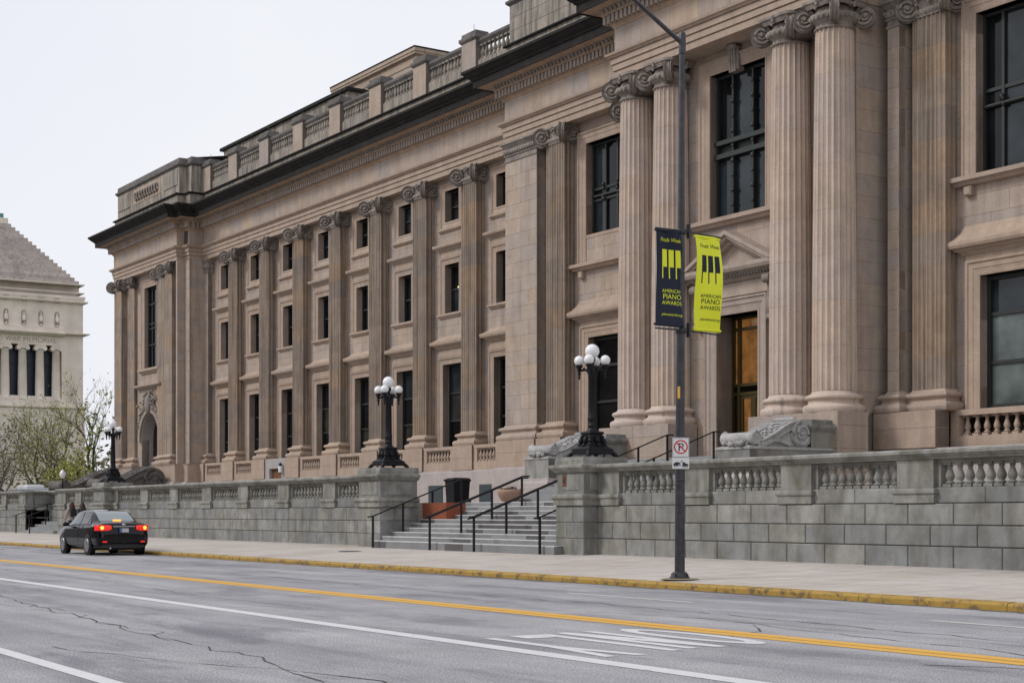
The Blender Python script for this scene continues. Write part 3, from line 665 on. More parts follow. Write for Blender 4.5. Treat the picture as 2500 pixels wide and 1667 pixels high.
def fluted_outline(w, dp, nf=7, ns=2):
    pts = []; h = w / 2
    def flutes(a, b, n, inw):
        out = []; a, b = Vector(a), Vector(b); d = b - a; L_ = d.length; d.normalize(); mar = L_ * .5 / n * .45; step = (L_ - 2 * mar) / n; fw = step * .72
        out.append(tuple(a))
        for i in range(n):
            s0 = mar + step * i + (step - fw) / 2
            for q, dq in ((0, 0), (.2, .6), (.5, 1), (.8, .6), (1, 0)):
                p = a + d * (s0 + fw * q) + Vector(inw) * dq * fw * .42; out.append(tuple(p))
        return out
    pts += flutes((-h, dp), (-h, 0), ns, (1, 0)); pts += flutes((-h, 0), (h, 0), nf, (0, 1)); pts += flutes((h, 0), (h, dp), ns, (-1, 0)); pts.append((h, dp)); return pts
def course_mesh(name, pts, hgt, mat, ch=.012):
    m = MB(); cx = sum(p[0] for p in pts) / len(pts)
    sh = [(p[0] * (1 - ch), p[1] + ch * .5) for p in pts]
    m.grid([[(x, y, z) for x, y in q] for q, z in ((sh, 0.0), (pts, ch), (pts, hgt - ch), (sh, hgt))], 0, False)
    me = m.mesh(name); me.materials.append(M[mat]); return me
def make_pilaster(w, dp, fluted, mat, z0=5.08, z1=16.34, n=12, capm=None, basem=None):
    pts = fluted_outline(w, dp) if fluted else [(-w / 2, dp), (-w / 2, 0), (w / 2, 0), (w / 2, dp)]
    h = (z1 - z0) / n; cm = course_mesh('shaft_stone', pts, h, mat)
    root = link('pilaster', basem or pilaster_base(w, dp), None, CH)
    for i in range(n): link('shaft_stone', cm, None, root, (0, 0, z0 + i * h))
    link('capital', capm or pilaster_capital(w, dp), None, root)
    return root
def put(root, x, y, first):
    o = root if first else copy_tree(root, CH); o.location = (CL[0] + x, CL[1] + y, CL[2]); return o
PC = pilaster_capital(1.27, .5)
pw = make_pilaster(1.27, .5, True, 'limedirty', capm=PC)
for k, c in enumerate(PIL): put(pw, c, WING, k == 0)
pc = make_pilaster(1.28, .5, True, 'limedirty', capm=PC)
for k, c in enumerate((-51.69, 2 * CX + 32.15, -32.15, 2 * CX + 51.69)): put(pc, c, CEN + .06, k == 0)
pp = make_pilaster(1.35, .4, False, 'limedirty', capm=pilaster_capital(1.35, .4))
for k, c in enumerate((-102.55, -100.75, -95.2, -93.35)): put(pp, c, 35.9 + (.25 if k in (1, 2) else 0), k == 0)
# plain piers with moulded caps
def plain_pier(x0, x1, y, dp, stones=2):
    m = MB(); pth = [(x0, y + dp), (x0, y), (x1, y), (x1, y + dp)]; m.sweep(pth, BASEP); m.box(x0 - .2, x1 + .2, y - .2, y + dp, 4.4, 4.44); o = part(m, 'pier', 'limepink')
    ashlar(front(y), x0, x1, 5.08, 16.2, .62, (x1 - x0) / stones, parent=o, mat='lime', depth=.3)
    ashlar(right(x1), y + .02, y + dp, 5.08, 16.2, .62, 3, parent=o, mat='lime', depth=.1)
    m = MB(); m.sweep(pth, [(.0, 16.18), (.04, 16.2), (.04, 16.26), (.0, 16.28), (.0, 16.42), (.05, 16.44), (.05, 16.48), (.02, 16.5), (.10, 16.66), (.10, 16.70), (.02, 16.72), (.02, 16.78), (.14, 16.92), (.2, 16.93), (.2, 17.015), (-.2, 17.015)])
    k = int((x1 - x0) / .17)
    for i in range(k): m.ball((x0 + (i + .5) * (x1 - x0) / k, y - .07, 16.59), .085, 6, 0, (1, 1, 1.1))
    for i in range(int(dp / .17)): m.ball((x1 + .07, y + (i + .5) * .17, 16.59), .085, 6, 0, (1, 1, 1.1))
    m.build('pier_cap', 'limecap', o)
plain_pier(-55.33, -52.97, CEN + .02, .6)
plain_pier(2 * CX + 52.97, 2 * CX + 55.33, CEN + .02, .6)
plain_pier(-33.5, -33.05, 36.0, .7, 1)
plain_pier(-91.0, -90.45, WING + .05, .45, 1)

# ---- free-standing columns
cr0, cr1, cz0, cz1, nd = .69, .585, 5.08, 16.14, 8
def col_r(z): f = (z - cz0) / (cz1 - cz0); return cr0 - (cr0 - cr1) * (f ** 1.6)
def ring(r):
    out = []; nf = 22
    for k in range(nf):
        a = 2 * PI * k / nf
        for q, dq in ((.0, 0), (.14, 0), (.26, .55), (.57, 1), (.88, .55)): 
            an = a + 2 * PI / nf * q; out.append(((r - dq * .062) * math.cos(an), (r - dq * .062) * math.sin(an)))
    return out
DRUM = []
for i in range(nd):
    h = (cz1 - cz0) / nd; a, b = cz0 + i * h, cz0 + (i + 1) * h; m = MB(); rows = []
    for z, e in ((a, -.012), (a + .012, 0), ((a + b) / 2, 0), (b - .012, 0), (b, -.012)): rows.append([(x, y, z) for x, y in ring(col_r(z) + e)])
    m.grid(rows, 0, False, True); me = m.mesh('drum'); me.materials.append(M['limecol']); DRUM.append(me)
m = MB(); m.lathe((0, 0, 0), [(cr0 + p * .95, z) for p, z in BASEP], 40); me = m.mesh('column'); me.materials.append(M['limecol'])
CAPC = column_capital()
col0 = link('column', me, None, CH)
for d in DRUM: link('drum', d, None, col0)
link('capital', CAPC, None, col0)
for k, c in enumerate((-44.25, -42.33, 2 * CX + 42.33, 2 * CX + 44.25)): put(col0, c, POR + .60, k == 0)
# pedestals under the pairs
for a, b in ((-45.3, -41.35), (2 * CX + 41.35, 2 * CX + 45.3)):
    m = MB(); m.box(a + .03, b - .03, 33.78, 35.2, 1.7, 4.40); o = part(m, 'column_pedestal', 'mortar')
    for z0_, z1_ in ((1.7, 2.6), (2.6, 3.3), (3.3, 4.0), (4.0, 4.415)):
        for i in range(2): MB().block(front(33.75), a + (b - a) * i / 2 + .003, a + (b - a) * (i + 1) / 2 - .003, z0_, z1_ - .004, .2, .01).build('stone', 'lime', o)
        MB().block(right(b), 33.76, 35.05, z0_, z1_ - .004, .2, .01).build('stone', 'lime', o)
    MB().box(a + .02, b - .02, 33.77, 35.1, 4.3, 4.42).build('pedestal_top', 'lime', o)

# ---- openings
def frame_xz(m, x0, x1, z0, z1, y, prof, bottom=False):
    """moulded surround: prof [(outward from the opening, out of the wall)]"""
    rows = []
    for s, o in prof:
        r_ = [(x0 - s, y - o, z0 - (s if bottom else 0)), (x0 - s, y - o, z1 + s), (x1 + s, y - o, z1 + s), (x1 + s, y - o, z0 - (s if bottom else 0))]
        rows.append(r_)
    m.grid(rows, 0, False, bottom); return m
SURR = [(0, -.3), (0, .03), (.07, .05), (.09, .03), (.2, .05), (.22, .07), (.36, .08), (.40, .13), (.46, .13), (.46, -.02)]
SURR2 = [(0, -.3), (0, .02), (.08, .04), (.10, .02), (.22, .05), (.26, .1), (.32, .1), (.32, -.02)]
def hood(x0, x1, y, z, h, p, flare=0.0, name='window_hood', mat='limepink', parent=None):
    m = MB(); pth = [(x0, y + .06), (x0, y), (x1, y), (x1, y + .06)]
    pr = [(.0, z), (.03, z + .02), (p * .3, z + h * .3), (p * .5, z + h * .36), (p * .55, z + h * .5), (p * .9, z + h * .55), (p, z + h * .75), (p, z + h)]
    if flare: pr += [(p * .55, z + h + flare * .25), (p * .2, z + h + flare * .6), (.0, z + h + flare)]
    else: pr += [(.0, z + h + .03)]
    m.sweep(pth, pr); return part(m, name, mat, parent=parent)
def sill(x0, x1, y, z, h, p, mat='limepink'):
    m = MB(); m.sweep([(x0, y + .06), (x0, y), (x1, y), (x1, y + .06)], [(.0, z), (p * .5, z + .02), (p * .6, z + h * .4), (p, z + h * .5), (p, z + h), (.0, z + h + .02)]); m.face([(x0, y + .05, z + h), (x1, y + .05, z + h), (x1, y + .4, z + h + .02), (x0, y + .4, z + h + .02)]); return part(m, 'window_sill', mat)
def bars(m, x0, x1, z0, z1, y, t, dp):
    m.box(x0, x0 + t, y - dp, y, z0, z1); m.box(x1 - t, x1, y - dp, y, z0, z1); m.box(x0 + t, x1 - t, y - dp, y, z0, z0 + t); m.box(x0 + t, x1 - t, y - dp, y, z1 - t, z1)
def sash(x0, x1, z0, z1, y, cuts=(.5,), mull=(), glass='glass', t=.09, mats=None, frame_mat='metalframe'):
    """a window: metal frame with its panes as children"""
    m = MB(); bars(m, x0, x1, z0, z1, y, t, .12)
    zs = [z0] + [z0 + (z1 - z0) * c for c in cuts] + [z1]; xs = [x0] + [x0 + (x1 - x0) * c for c in mull] + [x1]
    for z in zs[1:-1]: m.box(x0 + t, x1 - t, y - .10, y - .002, z - .05, z + .05)
    for x_ in xs[1:-1]: m.box(x_ - .05, x_ + .05, y - .115, y - .001, z0 + t, z1 - t)
    o = part(m, 'window', frame_mat); i = 0
    for a, b in zip(zs[:-1], zs[1:]):
        for c, d in zip(xs[:-1], xs[1:]):
            q = MB(); yy = y - .03 + R.uniform(-.004, .004); tl = R.uniform(-.006, .006)
            q.face([(c, yy + tl, a), (d, yy - tl, a), (d, yy - tl, b), (c, yy + tl, b)]); q.build('pane', (mats[i % len(mats)] if mats else glass), o); i += 1
    return o
# ---- wing: seven pilasters, eight bays
wallw = MB()
BAYS = [-57.7125 - 4.435 * k for k in range(8)]
for k, bc in enumerate(BAYS):
    x0, x1 = bc - 1.62, bc + 1.62
    if k == 0: x1 = -55.3
    if k == 7: x0 = -90.6
    H = [(bc - .82, bc + .82, 4.42, 8.33), (bc - .63, bc + .63, 10.72, 13.0), (bc - .62, bc + .62, 15.0, 16.46)]
    ashlar(front(WALLW), x0, x1, 4.42, 17.1, .61, 1.1, H, sink=wallw, depth=.5, ch=.012)
    part(frame_xz(MB(), *H[0], WALLW, SURR2), 'window_surround', 'limepink'); part(frame_xz(MB(), *H[1], WALLW, SURR2), 'window_surround', 'limepink'); part(frame_xz(MB(), *H[2], WALLW, SURR2, True), 'window_surround', 'limepink')
    hood(bc - 1.16, bc + 1.16, WALLW - .02, 9.02, .38, .34, .26); part(MB().block(front(WALLW - .05), bc - 1.1, bc + 1.1, 8.67, 9.0, .1, .01), 'window_frieze', 'limepink')
    hood(bc - 1.0, bc + 1.0, WALLW - .02, 13.62, .3, .3); part(MB().block(front(WALLW - .05), bc - .95, bc + .95, 13.34, 13.62, .1, .01), 'window_frieze', 'limepink')
    sill(bc - 1.02, bc + 1.02, WALLW, 10.5, .2, .16); sill(bc - .98, bc + .98, WALLW, 14.52, .16, .14)
    pick = lambda n: [R.choice(('glass', 'glass', 'glass', 'glassblue', 'glasscurtain')) for _ in range(n)]
    sash(*H[0], 38.22, (.33, .66), mats=pick(3)); w2_ = sash(*H[1], 38.22, mats=pick(2)); sash(*H[2], 38.22, mats=pick(2))
    if k == 1: MB().box(bc - .12, bc + .3, 38.165, 38.175, 11.9, 11.99).build('lit_ceiling_lamp', 'lampstrip', w2_)
    # plinth storey: balustrade panel between the pedestals
    if k != 5:
        a, b = (bc - 1.35, bc + 1.35)
        m = MB(); m.box(a, b, 37.02, 37.5, 3.3, 3.66); m.box(a, b, 37.02, 37.5, 4.27, 4.42); m.box(a, a + .28, 37.03, 37.5, 3.66, 4.27); m.box(b - .28, b, 37.03, 37.5, 3.66, 4.27)
        o = part(m, 'balustrade_panel', 'limepink')
        for i in range(8): link('baluster', BAL_F, None, o, (a + .28 + (b - a - .56) * (i + .5) / 8, 37.18, 3.655))
part(wallw, 'wing_wall', 'lime', 'stuff')
for c in PIL + [-90.6]:
    m = MB(); w_ = .86 if c > -90 else .45
    for z0_, z1_ in ((3.3, 3.85), (3.85, 4.415)): m.block(front(36.93), c - w_, c + w_, z0_, z1_ - .003, .6, .008, 0); m.block(right(c + w_), 36.94, 37.5, z0_, z1_ - .003, .3, .008, 0)
    part(m, 'pilaster_pedestal', 'limepink')
# granite base
gp = [(PAV0, 50), (PAV0, 35.87), (PAV1, 35.87), (PAV1, 36.38), (PAV2, 36.38), (PAV2, WING), (-55.35, WING), (-55.35, CEN), (-45.3, CEN)]
m = MB(); m.sweep(gp, [(.0, 3.3), (.34, 3.3), (.34, 3.26), (.38, 3.22), (.38, 1.7)][::-1]); part(m, 'granite_base_core', 'granbase')
gb = []
for a, b, y in ((-91, -82.3, 36.9), (-77.5, -55.8, 36.9), (-55.75, -45.4, 35.86)):
    ashlar(front(y), a, b, 1.72, 3.24, .76, 1.5, parent=CH, name='granite_base_stone', mat='granbase', loc=CL, depth=.06, ch=.01)
for bc in BAYS[:2]: 
    m = MB(); m.box(bc - .62, bc + .62, 36.86, 36.95, 1.72, 2.64); part(m, 'basement_shutter', 'tealdoor')
# side door in bay six with its lantern
bc = BAYS[5]
m = MB(); m.box(bc - 1.4, bc + 1.4, 37.0, 37.6, 3.86, 4.42); m.box(bc - 1.4, bc - .8, 37.0, 37.6, 1.7, 3.86); m.box(bc + .8, bc + 1.4, 37.0, 37.6, 1.7, 3.86); part(m, 'side_door_surround', 'granbase')
m = MB(); m.box(bc - .8, bc + .8, 37.2, 37.3, 1.7, 3.86); o = part(m, 'side_door', 'wood')
for s_ in (-1, 1): MB().block(front(37.19), bc + s_ * .4 - .28, bc + s_ * .4 + .28, 2.9, 3.6, .03, .04).build('door_panel', 'wood', o)
m = MB(); m.lathe((bc + .98, 36.85, 3.55), [(.0, 0), (.09, .02), (.11, .06), (.11, .5), (.07, .58), (0, .62)], 8); part(m, 'wall_lantern', 'iron')
MB().lathe((bc + .98, 36.85, 3.62), [(.115, 0), (.115, .36)], 8).build('lantern_glass', 'globe', CH, CL)

# ---- left end pavilion
PC_ = -97.55; PW = 36.35
m_ = MB(); Hs = [(PC_ - 1.65, PC_ + 1.65, 1.7, 7.85), (PC_ - 1.1, PC_ + 1.1, 10.79, 16.1)]
ashlar(front(PW), PAV0, PAV1, 4.42, 17.1, .62, 1.4, Hs, sink=m_, depth=.5)
ashlar(right(PAV1), 35.9, 36.4, 4.42, 17.1, .62, 3, sink=m_, depth=.2); ashlar(front(36.38), PAV1, PAV2, 4.42, 17.1, .62, 3, sink=m_, depth=.2); ashlar(right(PAV2), 36.4, 37.6, 4.42, 17.1, .62, 1.2, sink=m_, depth=.2)
ashlar(lambda s, o, z: (PAV0 - o, s, z), 35.9, 40, 4.42, 17.1, .62, 1.2, sink=m_, depth=.2)
m_.box(PAV0 + .1, PAV1 - .1, 36.1, 36.36, 3.3, 4.42) if False else None
part(m_, 'pavilion_wall', 'lime', 'stuff')
m = MB(); m.sweep([(PAV0, 40), (PAV0, 35.87), (PC_ - 1.75, 35.87)], [(.2, 3.3), (.2, 4.3), (.25, 4.42), (-.4, 4.42)]); part(m, 'pavilion_plinth', 'limepink')
m = MB(); m.sweep([(PC_ + 1.75, 35.87), (PAV1, 35.87), (PAV1, 36.38), (PAV2, 36.38), (PAV2, WING)], [(.2, 3.3), (.2, 4.3), (.25, 4.42), (-.4, 4.42)]); part(m, 'pavilion_plinth', 'limepink')
m = MB(); rows = [[], [], [], []]
for i in range(17):
    a = PI * i / 16; cx, cz = -math.cos(a), math.sin(a)
    q = (PC_ + 1.65 * cx, 6.2 + 1.65 * cz); box_ = (PC_ + 1.65 * max(-1, min(1, cx * 1.5)), 7.86 if cz > .45 else 6.2 + 1.66 * cz * 2.2)
    rows[0].append((box_[0], PW - .001, min(box_[1], 7.87))); rows[1].append((q[0], PW - .001, q[1])); rows[2].append((q[0] * 1 + 0, PW + .8, q[1])); rows[3].append((PC_ + 1.2 * cx, PW + 1.7, 6.2 + 1.2 * cz))
m.grid(rows[:3], 0, False)
for s_ in (-1, 1): m.face([(PC_ + s_ * 1.65, PW, 1.7), (PC_ + s_ * 1.65, PW, 6.2), (PC_ + s_ * 1.65, PW + .8, 6.2), (PC_ + s_ * 1.65, PW + .8, 1.7)])
part(m, 'arched_entrance', 'granbase')
m = MB(); m.box(PC_ - 1.7, PC_ + 1.7, PW + .78, PW + .88, 1.7, 8); part(m, 'entrance_door', 'glass')
m = MB()
for i in range(26):
    a = PI * i / 25; m.box(PC_ - 1.85 * math.cos(a) - .13, PC_ - 1.85 * math.cos(a) + .13, PW - .16, PW + .05, 6.2 + 1.85 * math.sin(a) - .13, 6.2 + 1.85 * math.sin(a) + .13)
part(m, 'archivolt', 'lime')
m = MB()
for s_ in (-1, 1):
    for k in range(60):
        f = R.random(); a_ = PI / 2 - s_ * (.15 + 1.15 * f); rr_ = 2.05 + R.uniform(-.16, .2) * (1 - .5 * f)
        m.ball((PC_ + rr_ * math.cos(a_), PW - R.uniform(.06, .18), 6.2 + rr_ * math.sin(a_) + .18), R.uniform(.06, .12), 7)
for k in range(90): m.ball((PC_ + R.gauss(0, .65), PW - R.uniform(.06, .2), 8.75 + R.gauss(0, .22)), R.uniform(.06, .13), 7)
m.ball((PC_, PW - .2, 8.45), .5, 12, 0, (.8, .4, 1.3)); part(m, 'carved_cartouche', 'limecap', 'stuff')
hood(PC_ - 2.0, PC_ + 2.0, PW - .02, 9.45, .3, .35)
part(frame_xz(MB(), *Hs[1], PW, SURR), 'window_surround', 'limepink'); sill(PC_ - 1.6, PC_ + 1.6, PW, 10.5, .3, .25)
sash(*Hs[1], PW + .35, (.3, .5, .56, .8), (.33, .66))

# ---- central block bays
stain = 0
for bx, glassset, short in ((-49.08, ['glassblue', 'glass'], True), (2 * CX + 49.08, ['glass', 'glassblue', 'glass'], False)):
    x0, x1 = bx - 2.0, bx + 2.0
    zb = 12.46 if short else 11.37
    H = [(bx - 1.2, bx + 1.2, zb, 16.12), (bx - 1.05, bx + 1.05, 4.44, 8.36)]
    ashlar(front(WALLC), x0, x1, 4.42, 17.1, .62, 1.3, H, parent=CH, mat='lime', loc=CL, depth=.55)
    part(frame_xz(MB(), H[0][0], H[0][1], 11.37, 16.12, WALLC, SURR), 'window_surround', 'limepink'); part(frame_xz(MB(), *H[1], WALLC, SURR), 'window_surround', 'limepink')
    hood(bx - 1.62, bx + 1.62, WALLC - .03, 8.98, .4, .42, .5); part(MB().block(front(WALLC - .06), bx - 1.55, bx + 1.55, 8.82, 8.99, .1, .01), 'window_frieze', 'limepink')
    s_ = sill(bx - 1.75, bx + 1.75, WALLC - .02, 11.05, .26, .34)
    for q in (-1.4, 1.4): part(MB().block(front(WALLC - .2), bx + q - .14, bx + q + .14, 10.76, 11.05, .3, .04), 'sill_bracket', 'limepink')
    if short:
        sill(bx - 1.25, bx + 1.25, WALLC + .1, 12.2, .26, .12)
        sash(*H[0], WALLC + .42, (.38, .5), (.36, .68), mats=['glassblue', 'glass', 'glassblue', 'glass', 'glassblue', 'glass'])
    else: sash(*H[0], WALLC + .42, (.42, .52), (.3, .72), mats=['glass', 'glassblue', 'glass'])
    m = MB()
    for q in (-.45, .5):
        for k in range(5): m.ball((bx + q + R.uniform(-.06, .06), WALLC + .28, zb + (16.12 - zb) * .45 + R.uniform(-.35, .4)), .09, 6)
    m.tube([(bx - 1.15, WALLC + .29, zb + (16.12 - zb) * .42), (bx + 1.15, WALLC + .29, zb + (16.12 - zb) * .42)], .06, 6); part(m, 'window_ornament', 'metalframe')
    sash(*H[1], WALLC + .42, (.345, .71), mats=(['glass', 'glass', 'glass'] if short else ['glassblind', 'glassblind', 'glassblue']), t=.13)
    a, b = bx - 1.9, bx + 1.9
    m = MB(); m.box(a, b, WALLC - .32, WALLC + .2, 3.3, 3.64); m.box(a, b, WALLC - .32, WALLC + .2, 4.25, 4.42); m.box(a, a + .3, WALLC - .31, WALLC + .2, 3.64, 4.25); m.box(b - .3, b, WALLC - .31, WALLC + .2, 3.64, 4.25)
    o = part(m, 'balustrade_panel', 'limepink')
    for i in range(9): link('baluster', BAL_F, None, o, (a + .3 + (b - a - .6) * (i + .5) / 9, WALLC - .1, 3.635))
# pedestals under the piers and pilasters of the central block
for a, b, y in ((-55.6, -52.7, 35.95), (-52.65, -50.9, 36.0), (-33.85, -31.4, 35.75), (-47.4, -45.3, 36.0), (-27.8, -23, 36.0)):
    for z0_, z1_ in ((3.3, 3.9), (3.9, 4.415)):
        part(MB().block(front(y), a, b, z0_, z1_ - .004, .6, .008), 'plinth_stone', 'limepink'); part(MB().block(right(b), y + .01, y + .6, z0_, z1_ - .004, .3, .008), 'plinth_stone', 'limepink')
m = MB(); m.sweep([(PX1 - .3, CEN - .25), (-20, CEN - .25)], [(.3, 1.7), (.3, 3.2), (.2, 3.29), (-.3, 3.3)]); part(m, 'granite_base_core', 'granbase')

# ---- entrance portico wall
m = MB(); m.box(PX0 + .3, PX1 - .3, POR + .45, DOORW + .2, 17.03, 17.2); part(m, 'portico_soffit', 'lime')
for a_, b_ in ((-52.9, PX0), (PX1, -21)):
    m = MB(); m.box(a_, b_, CEN + .45, WALLC + .1, 17.03, 17.2); part(m, 'bay_soffit', 'lime')
HD = [(CX - 1.03, CX + 1.03, 3.2, 8.05), (CX - 1.38, CX + 1.38, 11.38, 16.3)]
ashlar(front(DOORW), PX0 + .05, PX1 - .12, 3.2, 17.1, .66, 1.4, HD, parent=CH, mat='lime', loc=CL, depth=.9)
ashlar(right(PX1 - .05), DOORW + .02, CEN + .6, 4.42, 17.1, .66, 1.6, parent=CH, mat='lime', loc=CL, depth=.1)
part(frame_xz(MB(), *HD[1], DOORW, SURR), 'window_surround', 'limepink'); sill(CX - 1.95, CX + 1.95, DOORW - .02, 11.05, .28, .3)
sash(*HD[1], DOORW + .4, (.43, .53), (.32, .68), mats=['glassblue', 'glassblue', 'glassblue', 'metalframe', 'metalframe', 'metalframe', 'glass', 'glassblue', 'glass'], t=.11)
m = MB()
for q in (.32, .68):
    xx = CX - 1.38 + 2.76 * q
    m.tube([(xx, DOORW + .26, 11.4), (xx, DOORW + .26, 16.2)], .06, 6)
    for k in range(9): m.ball((xx, DOORW + .24, 11.8 + k * .5), .1 if k % 2 else .08, 6)
m.box(CX - 1.36, CX + 1.36, DOORW + .16, DOORW + .3, 13.44, 13.6); m.box(CX - 1.36, CX + 1.36, DOORW + .16, DOORW + .3, 13.9, 14.05); part(m, 'window_ornament', 'metalframe')
m = MB(); m.block(front(DOORW - .2), CX - .22, CX + .22, 16.15, 16.95, .3, .05)
for k in (-.12, 0, .12): m.tube([(CX + k, DOORW - .24, 16.9), (CX + k, DOORW - .2, 16.1)], .05, 6)
m.ball((CX, DOORW - .25, 16.95), .2, 8, 0, (1.2, .8, .6)); part(m, 'keystone', 'limecap')
part(frame_xz(MB(), *HD[0], DOORW, [(0, -.8), (0, .04), (.1, .06), (.12, .04), (.26, .07), (.28, .1), (.42, .11), (.46, .16), (.52, .16), (.52, -.02)]), 'door_surround', 'lime')
part(MB().block(front(DOORW - .08), CX - 1.6, CX + 1.6, 8.62, 9.08, .1, .01), 'door_frieze', 'lime')
pd = hood(CX - 1.75, CX + 1.75, DOORW - .05, 9.1, .5, .55, name='pediment', mat='lime')
m = MB()
for i in range(26): m.box(CX - 1.85 + i * .145, CX - 1.78 + i * .145, DOORW - .36, DOORW - .1, 9.22, 9.32)
m.build('dentil_band', 'limecap', pd, kind='stuff')
m = MB(); yb, yf = DOORW, DOORW - .6; apex, ez, hw = 10.78, 9.62, 2.3
for s_ in (-1, 1):
    for (d0, d1, o) in ((0, .14, .0), (.14, .26, .1), (.26, .4, .3)):
        P_ = [(CX + s_ * hw, ez - d0), (CX, apex - d0), (CX, apex - d1), (CX + s_ * hw, ez - d1)]
        f_ = [(x_, yf + o, z_) for x_, z_ in P_]; k_ = [(x_, yb, z_) for x_, z_ in P_]
        m.face(f_ if s_ > 0 else f_[::-1]); m.face([f_[0], f_[1], k_[1], k_[0]]); m.face([f_[3], f_[2], k_[2], k_[3]]); m.face([f_[0], f_[3], k_[3], k_[0]])
m.face([(CX - 1.9, DOORW - .1, 9.6), (CX + 1.9, DOORW - .1, 9.6), (CX, DOORW - .1, 10.5)]); m.build('raking_cornice', 'lime', pd)
for s_ in (-1, 1):
    m = MB(); pts = []
    for i in range(15):
        f = i / 14; pts.append((CX + s_ * 1.82, DOORW - .40 + .26 * f + .1 * math.sin(f * 2 * PI), 9.15 - 1.5 * f))
    m.grid([[(p[0] - .13, p[1], p[2]) for p in pts], [(p[0] + .13, p[1], p[2]) for p in pts]], 0, True)
    for sg in (-.13, .13): m.grid([[(p[0] + sg, p[1], p[2]) for p in pts], [(p[0] + sg, DOORW + .02, p[2]) for p in pts]], 0, False)
    m.tube([(CX + s_ * 1.82 - .16, DOORW - .3, 9.0), (CX + s_ * 1.82 + .16, DOORW - .3, 9.0)], .16, 12); m.tube([(CX + s_ * 1.82 - .15, DOORW - .16, 7.75), (CX + s_ * 1.82 + .15, DOORW - .16, 7.75)], .12, 12)
    part(m, 'door_console', 'limecap')
# bronze doors and lamplit glazing
yd = DOORW + .8
m = MB(); bars(m, CX - 1.03, CX + 1.03, 3.2, 8.05, yd, .1, .14)
for z_ in (5.42, 5.72, 7.62): m.box(CX - .93, CX + .93, yd - .13, yd - .001, z_ - .05, z_ + .05)
for x_ in (CX - .68, CX + .68): m.box(x_ - .06, x_ + .06, yd - .14, yd, 3.3, 7.95)
dr = part(m, 'entrance_door', 'bronze')
m = MB(); m.face([(CX - .93, yd - .03, 5.77), (CX + .93, yd - .03, 5.77), (CX + .93, yd - .03, 7.95), (CX - .93, yd - .03, 7.95)]); m.build('pane', 'glasswarm', dr)
for s_ in (-1, 1):
    m = MB(); bars(m, CX + min(0, s_ * .62), CX + max(0, s_ * .62), 3.22, 5.37, yd - .02, .12, .08); lf_ = m.build('door_leaf', 'bronze', dr)
    m = MB(); q0, q1 = sorted((CX + s_ * .12, CX + s_ * .5)); m.face([(q0, yd - .04, 3.34), (q1, yd - .04, 3.34), (q1, yd - .04, 5.25), (q0, yd - .04, 5.25)]); m.build('pane', 'glasswarm', dr)
    MB().box(CX + s_ * .1 - .02, CX + s_ * .1 + .02, yd - .2, yd - .1, 3.9, 4.35).build('door_handle', 'brackets', dr)

# ---- entrance steps of the portico with scrolled cheek blocks
pst = empty('portico_steps', (0, 0, 0)); pst.parent = CH; pst.location = (CL[0], CL[1], CL[2])
for i in range(11):
    y0 = 28.9 + .40 * i; z1_ = 1.7 + (i + 1) * (1.5 / 11); xx = -43.68
    if i < 3: segs = [(-43.4 - (2 - i) * 0 - .3, -35.3 + .2)]
    k = 5
    for j in range(k):
        a = -43.7 + 8.72 * j / k; b = -43.7 + 8.72 * (j + 1) / k
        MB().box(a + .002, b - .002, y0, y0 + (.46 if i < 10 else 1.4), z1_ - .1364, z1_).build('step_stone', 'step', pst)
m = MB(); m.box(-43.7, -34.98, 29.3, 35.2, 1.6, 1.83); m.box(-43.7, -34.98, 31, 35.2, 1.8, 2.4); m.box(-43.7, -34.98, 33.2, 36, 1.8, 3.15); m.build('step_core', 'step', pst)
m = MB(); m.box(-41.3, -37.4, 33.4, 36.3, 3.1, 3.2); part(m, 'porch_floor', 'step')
MB().box(-37.3, -36.2, 32.89, 33.0, 3.14, 3.215).build('yellow_nosing', 'kerbpaint', pst)
def spiral_yz(m, x, cy, cz, r, turns, sgn=1, rad=.045, start=PI / 2):
    pts = []
    for k in range(34):
        f = k / 33; a = start + sgn * 2 * PI * turns * f; rr = r * (1 - .86 * f); pts.append((x, cy + rr * math.cos(a), cz + rr * math.sin(a)))
    m.tube(pts, rad, 6)
